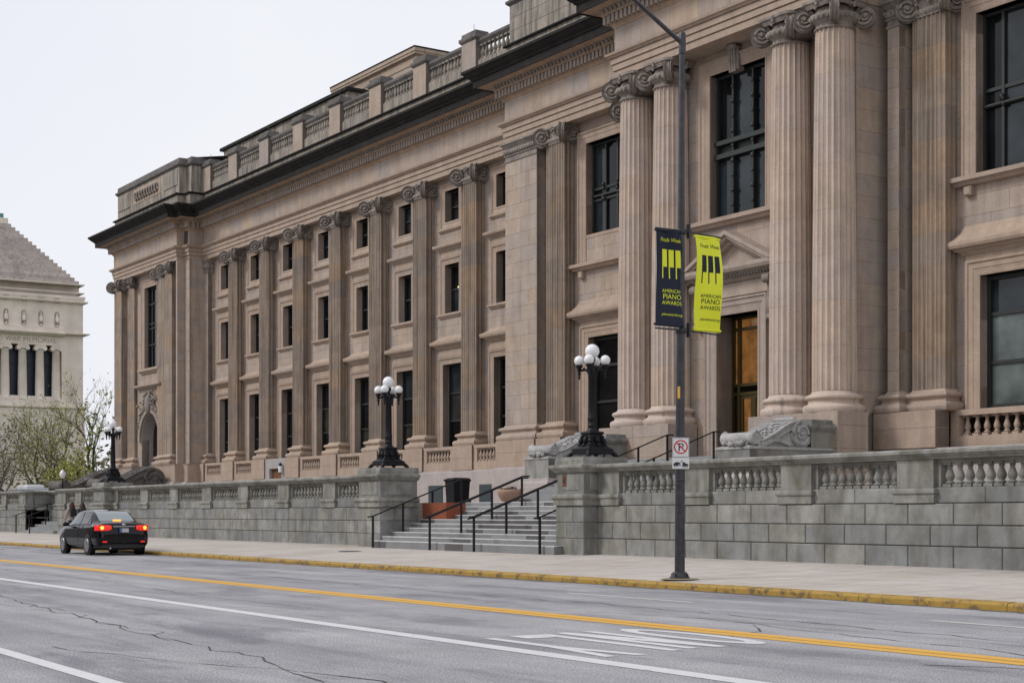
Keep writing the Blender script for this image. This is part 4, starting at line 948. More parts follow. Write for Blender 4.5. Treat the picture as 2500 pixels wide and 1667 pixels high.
def scroll(x0, x1, yf, zt, mat, parent, s=1.0):
    """carved S-scroll lying on a block: small roll towards the street, large roll at the back"""
    m = MB(); r1, r2 = .22 * s, .42 * s; c1 = (yf + .3 * s, zt + r1 * 1.05); c2 = (yf + 2.15 * s, zt + r2 * .95)
    m.tube([(x0 - .04, *c1), (x0 + .02, *c1), (x0 + .12, *c1), (x1 - .12, *c1), (x1 - .02, *c1), (x1 + .04, *c1)], [r1 * .7, r1, r1 * .82, r1 * .82, r1, r1 * .7], 16)
    m.tube([(x0, *c2), (x1, *c2)], r2, 18)
    top, bot = [], []
    for k in range(22):
        f = k / 21; y = c1[0] + .1 * s + (c2[0] - c1[0] - .1 * s) * f; sm_ = f * f * (3 - 2 * f)
        zt_ = c1[1] - .05 + (c2[1] + r2 - c1[1] + .05) * sm_; top.append((y, zt_)); bot.append((y, max(zt, zt_ - .22 * s)))
    m.grid([[(x0, *p) for p in top], [(x0 + .12, p[0], p[1] - .0) for p in top], [(x0 + .16, p[0], p[1] - .05) for p in top], [(x1 - .16, p[0], p[1] - .05) for p in top], [(x1 - .12, *p) for p in top], [(x1, *p) for p in top]], 0, True)
    for xx in (x0, x1): m.grid([[(xx, *p) for p in top], [(xx, *p) for p in bot]], 0, False); m.grid([[(xx - (.06 if xx == x1 else -.06), *p) for p in bot], [(xx - (.06 if xx == x1 else -.06), p[0], zt) for p in bot]], 0, False)
    for xx, sg in ((x1 + .01, 1), (x0 - .01, 1)):
        spiral_yz(m, xx, c1[0], c1[1], r1 * .95, 1.6, -1, .04 * s); spiral_yz(m, xx, c2[0], c2[1], r2 * .96, 1.9, 1, .06 * s); m.ball((xx, *c2), .07 * s, 8)
        m.tube([(xx, p[0], p[1] - .02) for p in top], .045 * s, 6); m.tube([(xx, p[0], p[1] - .2 * s) for p in top], .035 * s, 6)
    for k in range(70): m.ball((R.uniform(x0 + .2, x1 - .2), R.uniform(yf - .05, yf + .5 * s), zt + R.uniform(.02, .12)), R.uniform(.04, .08), 6)
    for k in range(60):
        q = R.choice(top[4:18]); m.ball((R.uniform(x0 + .2, x1 - .2), q[0], q[1] - .03), R.uniform(.04, .08), 6, 0, (1, 1.4, .6))
    for k in range(18): f = k / 17; m.ball((x1 - .02, yf + .6 * s + f * 1.1 * s, zt + .06 + .12 * math.sin(f * PI)), .08, 6)
    for k in range(12): m.ball((x0 + .25 + (x1 - x0 - .5) * k / 11, c2[0] - .1, c2[1] + r2 + .02), .09, 6)
    return m.build('scroll', mat, parent)
for a, b in ((2 * CX + 33.55 - .0, -43.68), (-35.0, -33.55)):
    m = MB()
    for z0_, z1_ in ((2.54, 3.22),):
        m.block(front(30.4), a, b, z0_, z1_, .3, .012); m.block(right(b), 30.41, 32.1, z0_, z1_, .2, .012); m.block(right(b), 32.1, 33.8, z0_, z1_, .2, .012); m.block(lambda s, o, z: (a - o, s, z), 30.41, 33.8, z0_, z1_, .2, .012)
    m.box(a + .02, b - .02, 30.42, 33.8, 2.4, 3.2)
    ck = part(m, 'cheek_block', 'granite')
    MB().sweep([(a, 33.8), (a, 30.4), (b, 30.4), (b, 33.8)], [(.0, 2.56), (.06, 2.54), (.06, 2.48), (.12, 2.44), (.14, 2.36), (.14, 2.28), (.22, 2.26), (.22, 1.7)]).build('cheek_base', 'granbase', ck)
    m = MB(); m.sweep([(a, 33.8), (a, 30.4), (b, 30.4), (b, 33.8)], [(-.02, 3.2), (.03, 3.22), (.03, 3.28), (-.1, 3.32)]); m.box(a, b, 30.41, 33.8, 3.2, 3.3); m.build('cheek_top', 'grancarve', ck)
    m = MB(); m.block(right(b - .01), 32.85, 33.75, 3.3, 3.8, .2, .01); m.box(a + .02, b - .02, 32.85, 33.78, 3.3, 3.8); m.build('back_block', 'granite', ck)
    m = MB(); m.sweep([(a, 33.78), (a, 32.85), (b, 32.85), (b, 33.78)], [(.0, 3.78), (.05, 3.82), (.12, 3.9), (.12, 3.98), (-.05, 4.0), (-.05, 4.14), (-.5, 4.15)]); m.build('back_cap', 'granite', ck)
    scroll(a + .1, b - .05, 30.35, 3.3, 'grancarve', ck)
# dark scrolls at the far pavilion
for a, b in ((-102.6, -100.2), (-94.8, -92.6)):
    m = MB(); m.box(a, b, 31.2, 35.9, 1.7, 2.75); ck = part(m, 'cheek_block', 'granite'); scroll(a + .1, b - .1, 31.0, 2.75, 'capstone', ck, 1.75)

# ================================================================== stairs from the pavement
st = empty('entrance_stairs', (-38.5, 22.3, .3)); tag(st, 'broad flight of patchy grey granite steps between the two lamp pedestals', 'stairs')
SL = (38.5, -22.3, -.3)
for i in range(10):
    y0 = 22.3 + .345 * i; z1_ = .51 + .133 * i; cuts = [-43.5]
    while cuts[-1] < -33.7: cuts.append(min(-33.6, cuts[-1] + R.uniform(.8, 2.2)))
    cuts[-1] = -33.6
    if cuts[-1] - cuts[-2] < .4: cuts.pop(-2)
    if i == 0: cuts[-1] = -33.28
    for a, b in zip(cuts[:-1], cuts[1:]):
        m = MB(); t = R.random()
        zb_ = z1_ - (.25 if i == 0 else .133)
        m.face([(a + .002, y0, zb_), (b - .002, y0, zb_), (b - .002, y0, z1_ - .03), (a + .002, y0, z1_ - .03)], R.choice((.0, .1, .2, .2, .4, .4, .6, .62, .78)))  # patchy stone tints; shade on risers against worn pale treads put into colour
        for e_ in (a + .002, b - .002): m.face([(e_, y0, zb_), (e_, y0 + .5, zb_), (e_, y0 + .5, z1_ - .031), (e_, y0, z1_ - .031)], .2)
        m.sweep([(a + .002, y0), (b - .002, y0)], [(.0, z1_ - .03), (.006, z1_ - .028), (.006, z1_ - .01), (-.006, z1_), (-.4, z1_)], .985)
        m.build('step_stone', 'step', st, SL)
MB().box(-43.4, -33.7, 22.9, 25.9, .2, .55).box(-43.4, -33.7, 24.2, 25.9, .5, 1.1).build('stair_core', 'mortargrey', st, SL)
MB().box(-43.45, -33.65, 25.735, 25.8, 1.585, 1.712).build('landing_edge', 'orange', st, SL)
o = MB().box(-43.42, -41.9, 24.05, 24.75, 1.0, 1.69).build('stair_platform', 'orange'); 
tag(o, 'orange red painted box standing on the left edge of the entrance stairs', 'platform')
def handrail(label, x, y0, y1, z0, double, group='stair handrails', base=None):
    r_ = empty('handrail', (x, y0, base[0] if base else .3)); tag(r_, label, 'handrail', group); L_ = (-x, -y0, -(base[0] if base else .3))
    sl = .372; zt = lambda y: z0 + sl * (y - y0)
    offs = (-.05, .05) if double else (0,)
    for o_ in offs:
        m = MB(); m.tube([(x + o_ * .7, y0 - .18, zt(y0) - .03 + o_ * .5), (x + o_ * .7, y0, zt(y0) + o_ * .5), (x + o_ * .7, y1, zt(y1) + o_ * .5), (x + o_ * .7, y1 + .25, zt(y1) + .01 + o_ * .5)], .023, 8); m.build('rail', 'railing', r_, L_)
    k = max(1, round((y1 - y0) / 1.05))
    for i in range(k + 1):
        y = y0 + (y1 - y0) * i / k
        zb = (base[0] if base else .3) if i == 0 else (base[1](y) if base else min(1.70, .51 + .133 * math.floor((y - 22.3) / .345)))
        m = MB(); m.box(x - .027, x + .027, y - .027, y + .027, zb - .01, zt(y)); m.build('post', 'railing', r_, L_)
handrail('single dark handrail on the left edge of the entrance stairs', -43.1, 22.12, 25.3, 1.27, False)
handrail('double dark handrail left of centre on the entrance stairs', -39.5, 22.12, 25.3, 1.26, True)
handrail('double dark handrail right of centre on the entrance stairs', -37.0, 22.12, 25.3, 1.25, True)
handrail('single dark handrail against the right pedestal of the entrance stairs', -33.8, 22.2, 25.3, 1.25, False)
# rails of the portico steps (building frame turned slightly)
for xx, lab in ((-40.25, 'left dark handrail on the steps up to the bronze door'), (-37.85, 'right dark handrail on the steps up to the bronze door')):
    handrail(lab, xx - .75, 28.4, 32.0, 2.62, False, 'portico handrails', (1.7, lambda y: 1.7 + (y - 28.2) * .35))
# small far stairs
fs = empty('side_stairs', (-83.3, 22.6, .3)); tag(fs, 'narrow granite steps in the gap of the far wall left of the car', 'stairs')
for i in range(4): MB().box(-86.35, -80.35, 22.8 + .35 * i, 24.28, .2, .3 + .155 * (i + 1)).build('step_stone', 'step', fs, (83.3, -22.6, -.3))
handrail('left black rail on the narrow far stairs', -86.0, 22.4, 24.1, 1.25, False, 'far handrails')
handrail('right black rail on the narrow far stairs', -83.3, 22.4, 24.1, 1.25, False, 'far handrails')

# ================================================================== five-globe lamps
def make_lamp():
    r_ = empty('globe_lamp', (0, 0, 0))
    m = MB()
    for q, z0_, z1_ in ((.42, .08, .14), (.385, .14, .22)): m.box(-q, q, -q, q, z0_, z1_)
    rows = []
    for q, z in ((.37, .22), (.30, .27), (.225, .33), (.19, .40), (.18, .58), (.21, .60), (.225, .63), (.21, .66), (.14, .68)):
        rows.append([(q, q, z), (-q, q, z), (-q, -q, z), (q, -q, z)])
    m.grid(rows, 0, False, True); m.face([(.14, .14, .68), (-.14, .14, .68), (-.14, -.14, .68), (.14, -.14, .68)]); m.build('base', 'iron', r_)
    for sx in (-1, 1):
        for sy in (-1, 1):
            m = MB(); m.tube([(sx * .30, sy * .30, .16), (sx * .38, sy * .38, .11), (sx * .44, sy * .44, .05), (sx * .475, sy * .475, .02)], [.06, .065, .05, .03], 8); m.ball((sx * .43, sy * .43, .035), .07, 8, 0, (1, 1, .5)); m.build('claw_foot', 'iron', r_)
            m = MB(); m.ball((sx * .21, sy * .21, .42), .07, 8, 0, (1, 1, 1.3)); m.ball((sx * .23, sy * .23, .32), .06, 8); m.ball((sx * .185, sy * .185, .52), .06, 8)
            m.build('corner_leaf', 'iron', r_)
    for k in range(4):
        a = k * PI / 2; m = MB(); m.ball((.2 * math.cos(a), .2 * math.sin(a), .44), .085, 8, 0, (1, 1, 1.3)); m.ball((.25 * math.cos(a), .25 * math.sin(a), .31), .07, 8, 0, (1, 1, .7)); m.build('shield_ornament', 'iron', r_)
    m = MB(); pr = [(.15, .66), (.15, .70), (.12, .73), (.115, .80), (.13, .82), (.115, .84), (.118, .98), (.13, 1.0), (.115, 1.03), (.11, 1.2), (.095, 2.05), (.11, 2.07), (.095, 2.1), (.12, 2.16), (.15, 2.22), (.11, 2.28), (.06, 2.34), (.05, 2.44), (.085, 2.5), (.09, 2.56), (.05, 2.58)]
    rows = []
    for q, z in pr: rows.append([(q * (1 - (.07 if k % 2 and .83 < z < 2.06 else 0)) * math.cos(2 * PI * k / 24), q * (1 - (.07 if k % 2 and .83 < z < 2.06 else 0)) * math.sin(2 * PI * k / 24), z) for k in range(24)])
    m.grid(rows, 0, True, True); m.build('shaft', 'iron', r_)
    for k in range(4):
        a = PI / 4 + k * PI / 2 - .06; c, s = math.cos(a), math.sin(a); q = .345
        m = MB(); m.tube([(.08 * c, .08 * s, 2.2), (.18 * c, .18 * s, 2.27), (.28 * c, .28 * s, 2.25), (q * c, q * s, 2.26)], .03, 6)
        m.lathe((q * c, q * s, 0), [(0, 2.0), (.02, 2.03), (.035, 2.07), (.02, 2.10), (.045, 2.16), (.03, 2.2), (.05, 2.26), (.06, 2.31), (.10, 2.36), (.105, 2.385), (.04, 2.39)], 10)
        for i in range(4): m.ball(((.12 + i * .05) * c, (.12 + i * .05) * s, 2.3 - .04 * (i % 2)), .035, 6)
        ar = m.build('arm', 'iron', r_)
        MB().ball((q * c, q * s, 2.505), .133, 24).build('globe', 'globe', r_)
    MB().ball((0, 0, 2.745), .187, 28).build('globe', 'globe', r_)
    return r_
lamp = make_lamp()
for k, (x, lab) in enumerate(((-32.97, 'black five globe lamp on the pedestal right of the entrance stairs'), (-44.27, 'black five globe lamp on the pedestal left of the entrance stairs'), (-72.08, 'distant black five globe lamp on the wall behind the car'))):
    o = lamp if k == 0 else copy_tree(lamp); o.location = (x, 23.28, 2.80); tag(o, lab, 'lamp', 'five globe lamps on the wall')
lw = empty('post_lamp', (-100, 29, 1.7)); tag(lw, 'small far post lamp with one white acorn globe near the trees', 'lamp')
MB().tube([(0, 0, 0), (0, 0, .3), (0, 0, 1.9)], [.09, .06, .045], 8).build('post', 'iron', lw)
MB().lathe((0, 0, 1.9), [(.06, 0), (.12, .04), (.20, .22), (.19, .36), (.08, .5), (.03, .56), (0, .62)], 14).build('globe', 'globe', lw)
o = empty('plaque', (-33.22, 22.57, 1.95)); tag(o, 'small rust brown plaque on the right lamp pedestal', 'plaque')
MB().block(lambda a, q, z: (a, -.003 - q, z), -.085, .085, .1, .40, .02, .008).build('plate', 'plaque', o)
MB().ball((0, -.008, .25), .05, 10, 0, (.8, .15, 1.8)).build('relief', 'bronze', o)

# ================================================================== things on the terrace
o = empty('wheeled_bin', (-51.4, 30, 1.7)); tag(o, 'black wheeled bin on the terrace above the stairs', 'bin')
m = MB(); rows = [[(x * q, y * q, z) for x, y in ((-.33, -.36), (.33, -.36), (.33, .36), (-.33, .36))] for q, z in ((.90, .06), (.92, .3), (1, .86), (1.06, .87), (1.06, .92))]; m.grid(rows, 0, False, True); m.build('body', 'binplastic', o)
m = MB(); m.sweep([(-.36, .38), (-.36, -.4), (.36, -.4), (.36, .38)], [(.0, .9), (.02, .93), (-.1, 1.0), (-.35, 1.02)]); m.build('lid', 'binplastic', o)
for s_ in (-1, 1): MB().tube([(s_ * .3 - .03, .3, .12), (s_ * .3 + .03, .3, .12)], .12, 12).build('wheel', 'binplastic', o)
MB().tube([(-.3, .42, .9), (.3, .42, .9)], .02, 6).build('handle', 'binplastic', o)
o = empty('flower_planter', (-43.7, 27.5, 1.7)); tag(o, 'terracotta bowl planter with purple and white flowers at the top of the stairs', 'planter')
MB().lathe((0, 0, 0), [(0, 0), (.2, 0), (.22, .03), (.31, .12), (.38, .26), (.40, .3), (.41, .36), (.41, .44), (.37, .44), (.36, .38), (0, .38)], 24).build('bowl', 'terracotta', o)
for k in range(16):
    a = R.uniform(0, 2 * PI); q = R.uniform(.05, .33); m = MB(); z = R.uniform(.44, .53)
    for j in range(5): m.ball((q * math.cos(a) + .035 * math.cos(j * 1.26), q * math.sin(a) + .035 * math.sin(j * 1.26), z), .03, 5, 0, (1, 1, .6))
    m.build('flower', 'white_flower' if k % 2 else 'purple_flower', o)
m = MB()
for k in range(140):
    a = R.uniform(0, 2 * PI); q = R.uniform(0, .36); c = Vector((q * math.cos(a), q * math.sin(a), R.uniform(.4, .5))); u = Vector((R.gauss(0, 1), R.gauss(0, 1), R.gauss(0, 1))).normalized() * .045; v = u.cross(Vector((R.gauss(0, 1), R.gauss(0, 1), 1))).normalized() * .03
    m.face([c - u, c + v, c + u, c - v])
m.build('leaves', 'leafB', o, kind='stuff')

# ================================================================== street light with banners and signs
sp = empty('street_light', (-22.5, 17.85, .15)); tag(sp, 'tall dark tapered street light pole on the pavement with banner brackets', 'street light')
m = MB(); m.tube([(0, 0, 0), (.004, 0, 1.0), (.02, 0, 4.0), (.05, 0, 7.5), (.075, 0, 9.95)], [.095, .092, .078, .06, .05], 20); m.build('pole', 'polepaint', sp)
m = MB(); rows = [[(q * math.cos(a), q * math.sin(a), z) for a in [PI / 8 + k * PI / 4 for k in range(8)]] for q, z in ((.19, -.02), (.19, .04), (.16, .06), (.14, .12), (.10, .14))]; m.grid(rows, 0, False, True); m.build('base_flange', 'polepaint', sp)
for k in range(4): MB().tube([(.16 * math.cos(k * PI / 2 + .4), .16 * math.sin(k * PI / 2 + .4), .02), (.16 * math.cos(k * PI / 2 + .4), .16 * math.sin(k * PI / 2 + .4), .1)], .02, 6).build('anchor_bolt', 'brackets', sp)
m = MB(); m.tube([(.075, .02, 9.72), (.075, 0, 9.8), (.07, -.25, 9.93), (.06, -1.1, 10.42), (.06, -2.2, 10.85), (.06, -3.0, 10.95)], [.04, .045, .042, .037, .034, .034], 12); m.build('mast_arm', 'polepaint', sp)
MB().lathe((.075, 0, 9.6), [(.062, 0), (.066, .05), (.066, .36), (.05, .4), (0, .41)], 14).build('pole_cap', 'polepaint', sp)
m = MB(); m.ball((.06, -3.3, 10.93), .35, 14, 0, (.45, 1, .25)); m.build('luminaire', 'polepaint', sp)
for k, z in enumerate((6.36, 4.55)):
    MB().lathe((.03, 0, z - .06), [(.085, 0), (.095, .01), (.095, .1), (.085, .11)], 12).build('bracket_collar', 'brackets', sp)
    MB().tube([(.10, -.64, z), (.10, .03, z), (.10, .9, z - .04)], .016, 6).build('banner_arm', 'brackets', sp)
    MB().box(.04, .12, .12, .16, z - .12, z + .14).build('bracket_plate', 'brackets', sp)
MB().lathe((.017, 0, 3.3), [(.0845, 0), (.0845, .22)], 12, a0=-1.3, a1=-.7).build('yellow_sticker', 'yellowpaint', sp)
MB().lathe((.012, 0, 1.78), [(.088, 0), (.091, .01), (.091, .03), (.088, .04)], 16).build('sign_band', 'brackets', sp)
MB().lathe((.012, 0, 2.22), [(.086, 0), (.089, .01), (.089, .03), (.086, .04)], 16).build('sign_band', 'brackets', sp)
dirt = structure(MB().lathe((-22.5, 17.85, .157), [(0, .012), (.2, .010), (.34, .0), (.36, -.01)], 18).build('gravel_patch', 'crack'))
M['gravel'] = stone('sandy_gravel', [(0.22, 0.18, 0.13)], mottle=.4, fine=50); dirt.data.materials[0] = M['gravel']
def banner(label, y0, ztop, face, ink, seed, dark):
    W_, Hh = .62, 1.76; b = empty('banner', (-22.37, y0, ztop - Hh)); tag(b, label, 'banner')
    rr = random.Random(seed); ph = rr.uniform(0, 6)
    def S(s, t):                     # s across 0..W, t down 0..Hh -> point
        f = t / Hh; g = s / W_
        bow = .055 * math.sin(PI * f) * (1 if not dark else -1) + .03 * math.sin(2 * PI * f + ph) * (g - .5) + .012 * math.sin(5 * g + 7 * f)
        pinch = (.09 * math.exp(-(f / .16) ** 2) * (g - .1)) * (1 if dark else 0) * -1
        yy = s + (.05 * math.sin(PI * f) if dark else .015 * math.sin(2 * PI * f)) + pinch * .6
        return Vector((bow + .02 * math.cos(9 * g) * math.exp(-(f / .2) ** 2), yy, Hh - t))
    for off, nm in ((0.0, 'cloth'),):
        m = MB(); n1, n2 = 14, 34
        fr = [[tuple(S(W_ * i / n1, Hh * j / n2) + Vector((.004, 0, 0))) for i in range(n1 + 1)] for j in range(n2 + 1)]
        bk = [[tuple(Vector(p) - Vector((.008, 0, 0))) for p in r_] for r_ in fr]
        m.grid(fr, 0, True); m.grid([r_[::-1] for r_ in bk], 0, True)
        m.face([*fr[0], *bk[0][::-1]]) ; m.face([*fr[-1], *bk[-1][::-1]])
        for e in (0, -1): m.grid([[r_[e] for r_ in fr], [r_[e] for r_ in bk]], 0, False)
        cl = m.build('cloth', face, b)
    for t_ in (.03, Hh - .03):
        mm = MB(); mm.tube([tuple(S(-.03, t_)), tuple(S(W_ / 2, t_)), tuple(S(W_ + .02, t_))], .022, 8); mm.build('hem_pole', face, b)
    def ink_poly(polys, nm):
        m = MB()
        for P_ in polys: m.face([tuple(S(s, t) + Vector((.0075, 0, 0))) for s, t in P_])
        m.build(nm, ink, b)
    for k in range(3):
        x_ = .135 + k * .155; polys = []
        for q in range(6):
            a_, b_ = .36 + .052 * q, .36 + .052 * (q + 1); polys.append([(x_, a_), (x_ + .115, a_), (x_ + .115, b_), (x_, b_)])
        for q in range(4):
            a_, b_ = .672 + .052 * q, .672 + .052 * (q + 1); polys.append([(x_, a_), (x_ + .024, a_), (x_ + .024, b_), (x_, b_)])
        ink_poly(polys, 'piano_key')
    def words(txt, size, t, sx=1.0, slant=0.0, cx=.36):
        vs, fcs = text_mesh(txt, size, 'CENTER', 0, sx); m = MB()
        i = len(m.v); m.v += [tuple(S(cx + v[0] + slant * v[1], t - v[1]) + Vector((.0085, 0, 0))) for v in vs]
        for f in fcs: m.f.append(f); m.t.append(0); m.sm.append(False)
        m.build('lettering', ink, b)
    words('Finals Week', .10, .22, 1.0, .25, .34); words('AMERICAN', .092, 1.14, 1.0); words('PIANO', .132, 1.255, 1.08); words('AWARDS', .105, 1.36, 1.06); words('pianoawards.org', .072, 1.56, 1.0, .3, .36)
banner('navy banner with yellow piano keys and yellow lettering on the street side of the pole', 17.2, 6.50, 'navy', 'lime_vinyl', 3, True)
banner('acid yellow banner with dark piano keys and lettering on the building side of the pole', 18.08, 6.46, 'lime_vinyl', 'navy', 5, False)
# parking signs
sa = math.atan2(-.52, .85); SN = Vector((math.cos(sa), math.sin(sa), 0)); SR = Vector((-SN.y, SN.x, 0))
def sign_plate(label, z0, z1, w, cat):
    c = Vector((-22.49, 17.85, 0)) + SN * .115; o = empty('parking_sign', (c.x, c.y, z0), sa); tag(o, label, cat)
    MB().block(lambda a, q, z: (q, a, z), -w / 2, w / 2, 0, z1 - z0, .006, .004).build('plate', 'signwhite', o)
    MB().box(-.06, -.004, -.02, .02, .02, z1 - z0 - .02).build('bracket', 'brackets', o); return o
def disc(m, pts, x=.003): m.face([(x, p[0], p[1]) for p in pts])
o = sign_plate('white no parking sign with red circle over a black letter P on the pole', 2.375, 2.735, .305, 'sign')
m = MB(); cz = .19; rows = [[(.003, q * math.cos(a), cz + q * math.sin(a)) for a in [2 * PI * k / 32 for k in range(33)]] for q in (.128, .104)]; m.grid(rows, 0, False); m.build('red_ring', 'signred', o)
m = MB(); m.face([(.004, -.085, cz + .068), (.004, -.068, cz + .085), (.004, .085, cz - .068), (.004, .068, cz - .085)]); m.build('red_slash', 'signred', o)
vs, fcs = text_mesh('P', .22, 'CENTER'); m = MB(); m.v = [(.0022, v[0], cz - .08 + v[1]) for v in vs]; m.f = fcs; m.t = [0] * len(fcs); m.sm = [False] * len(fcs); m.build('letter', 'signblack', o)
m = MB(); m.box(.0, .0028, -.146, .146, .006, .010); m.box(.0, .0028, -.146, .146, .35, .354); m.box(.0, .0028, -.146, -.142, .006, .354); m.box(.0, .0028, .142, .146, .006, .354); m.build('border', 'signblack', o)
o = sign_plate('small white tow away sign with a black car and tow truck under the P sign', 2.165, 2.37, .305, 'sign')
m = MB()
for P_ in ([(-.13, .05), (-.135, .1), (-.08, .125), (-.03, .12), (-.01, .10), (-.005, .085), (-.06, .05)], [(.03, .04), (.03, .12), (.06, .125), (.09, .1), (.135, .085), (.135, .04)]): disc(m, P_, .003)
disc(m, [(-.01, .12), (.03, .16), (.035, .15), (0, .11)], .003); disc(m, [(-.02, .07), (.035, .05), (.035, .042), (-.02, .062)], .003)
m.build('tow_pictogram', 'signblack', o)
m = MB()
for cx_, cz_ in ((-.10, .055), (-.035, .075), (.055, .045), (.11, .045)): disc(m, [(cx_ + .02 * math.cos(2 * PI * k / 14), cz_ + .02 * math.sin(2 * PI * k / 14)) for k in range(14)], .0042)
m.build('pictogram_wheels', 'signblack', o)
m = MB()
for cx_, cz_ in ((-.10, .055), (.055, .045), (.11, .045), (-.035, .075)): disc(m, [(cx_ + .01 * math.cos(2 * PI * k / 12), cz_ + .01 * math.sin(2 * PI * k / 12)) for k in range(12)], .005)
m.build('pictogram_hubs', 'signwhite', o)

# ================================================================== car
M['carpaint'] = plain('black_car_paint', (0.003, 0.003, 0.006), 0.1, spec=0.3, coat=0.12)
M['cartrim'] = plain('black_trim', (0.008, 0.008, 0.009), 0.5)
M['carglass'] = plain('car_glass', (0.22, 0.25, 0.265), 0.05, spec=0.9)  # pale base colour stands in for sky reflected in the rear window
M['carside'] = plain('dark_car_glass', (0.02, 0.024, 0.026), 0.04, spec=0.8)
M['chrome'] = plain('chrome', (0.6, 0.61, 0.63), 0.15, 1.0)
M['tyre'] = plain('tyre', (0.012, 0.012, 0.012), 0.9)
M['rim'] = plain('alloy_rim', (0.38, 0.38, 0.39), 0.3, 0.8)
M['tail'] = plain('lit_tail_lamp', (0.35, 0.01, 0.008), 0.2, emit=(1.0, 0.03, 0.015), es=0.55)
M['tailhot'] = plain('lit_brake_bulb', (0.8, 0.2, 0.02), 0.2, emit=(1.0, 0.42, 0.06), es=2.2)
M['plate'] = plain('number_plate', (0.55, 0.52, 0.55), 0.4); M['plateblue'] = plain('plate_blue', (0.05, 0.17, 0.42), 0.4)
car = empty('car', (-49.05, 16.2, 0)); car.rotation_euler = (0, 0, PI)       # local +x is the nose, origin under the rear bumper
tag(car, 'black four door sedan driving away in the kerb lane with brake lights on', 'car')
ST = [  # s, half width, bottom, belt, top, roof half width
    (0.00, .70, .42, .66, .70, .60), (0.06, .80, .30, .86, .98, .68), (0.16, .86, .25, .95, 1.055, .70), (0.45, .885, .22, .96, 1.09, .66), (0.72, .895, .21, .955, 1.12, .62), (1.05, .90, .20, .95, 1.30, .60), (1.40, .90, .20, .945, 1.425, .58), (1.8, .90, .20, .94, 1.468, .585), (2.3, .90, .20, .93, 1.476, .59), (2.75, .90, .20, .92, 1.43, .585), (3.1, .90, .20, .91, 1.27, .61), (3.5, .90, .20, .90, 1.045, .66), (3.75, .89, .20, .88, .985, .68), (4.15, .865, .21, .84, .90, .66), (4.42, .80, .24, .74, .80, .60), (4.58, .62, .34, .58, .64, .5)]
def csec(q):
    s, w, zb, be, tp, rw = q
    g = max(0.0, min(1.0, (tp - be) / .5)); rw_ = rw
    return [(s, 0, zb), (s, w * .75, zb), (s, w * .96, zb + .05), (s, w, zb + .2 if be > .6 else zb + .1), (s, w, .62 if be > .7 else be - .05), (s, w * .985, .74 if be > .8 else be - .03), (s, w * .965, be - .02), (s, w * .93, be + .01), (s, w * .93 + (rw_ - w * .93) * .5, be + (tp - be) * .5), (s, rw_ + .03, tp - .045), (s, rw_ - .05, tp - .012), (s, rw_ * .5, tp), (s, 0, tp + .006)]
def cr_(p0, p1, p2, p3, f): return .5 * (2 * p1 + (p2 - p0) * f + (2 * p0 - 5 * p1 + 4 * p2 - p3) * f * f + (3 * p1 - p0 - 3 * p2 + p3) * f ** 3)
S2 = []
for i_ in range(len(ST) - 1):
    q_ = [ST[max(0, i_ - 1)], ST[i_], ST[i_ + 1], ST[min(len(ST) - 1, i_ + 2)]]
    for f_ in (0, .5):
        S2.append(tuple([ST[i_][0] + (ST[i_ + 1][0] - ST[i_][0]) * f_] + [cr_(q_[0][k_], q_[1][k_], q_[2][k_], q_[3][k_], f_) for k_ in range(1, 6)]))
S2.append(ST[-1])
secs = [csec(q) for q in S2]
m = MB(); rows = []
for q in secs: rows.append([(p[0], -p[1], p[2]) for p in q] + [p for p in q[::-1][1:]])
m.grid(rows, 0, True, False); m.face(rows[0]); m.face(rows[-1][::-1]); body = m.build('body', 'carpaint', car); sb_ = body.modifiers.new('round', 'SUBSURF'); sb_.levels = 2; sb_.render_levels = 2; wd_ = body.modifiers.new('weld', 'WELD')
def cpt(s, k, off=.0, side=1):
    """point on the body skin at station s, ring index k (float)"""
    for a, b in zip(secs[:-1], secs[1:]):
        if a[0][0] <= s <= b[0][0]: f = (s - a[0][0]) / (b[0][0] - a[0][0]); break
    i = min(int(k), 11); g = k - i
    P_ = [Vector(a[j]).lerp(Vector(b[j]), f) for j in (i, i + 1)]; p = P_[0].lerp(P_[1], g); return Vector((p.x, side * (p.y + off), p.z + off * .7))
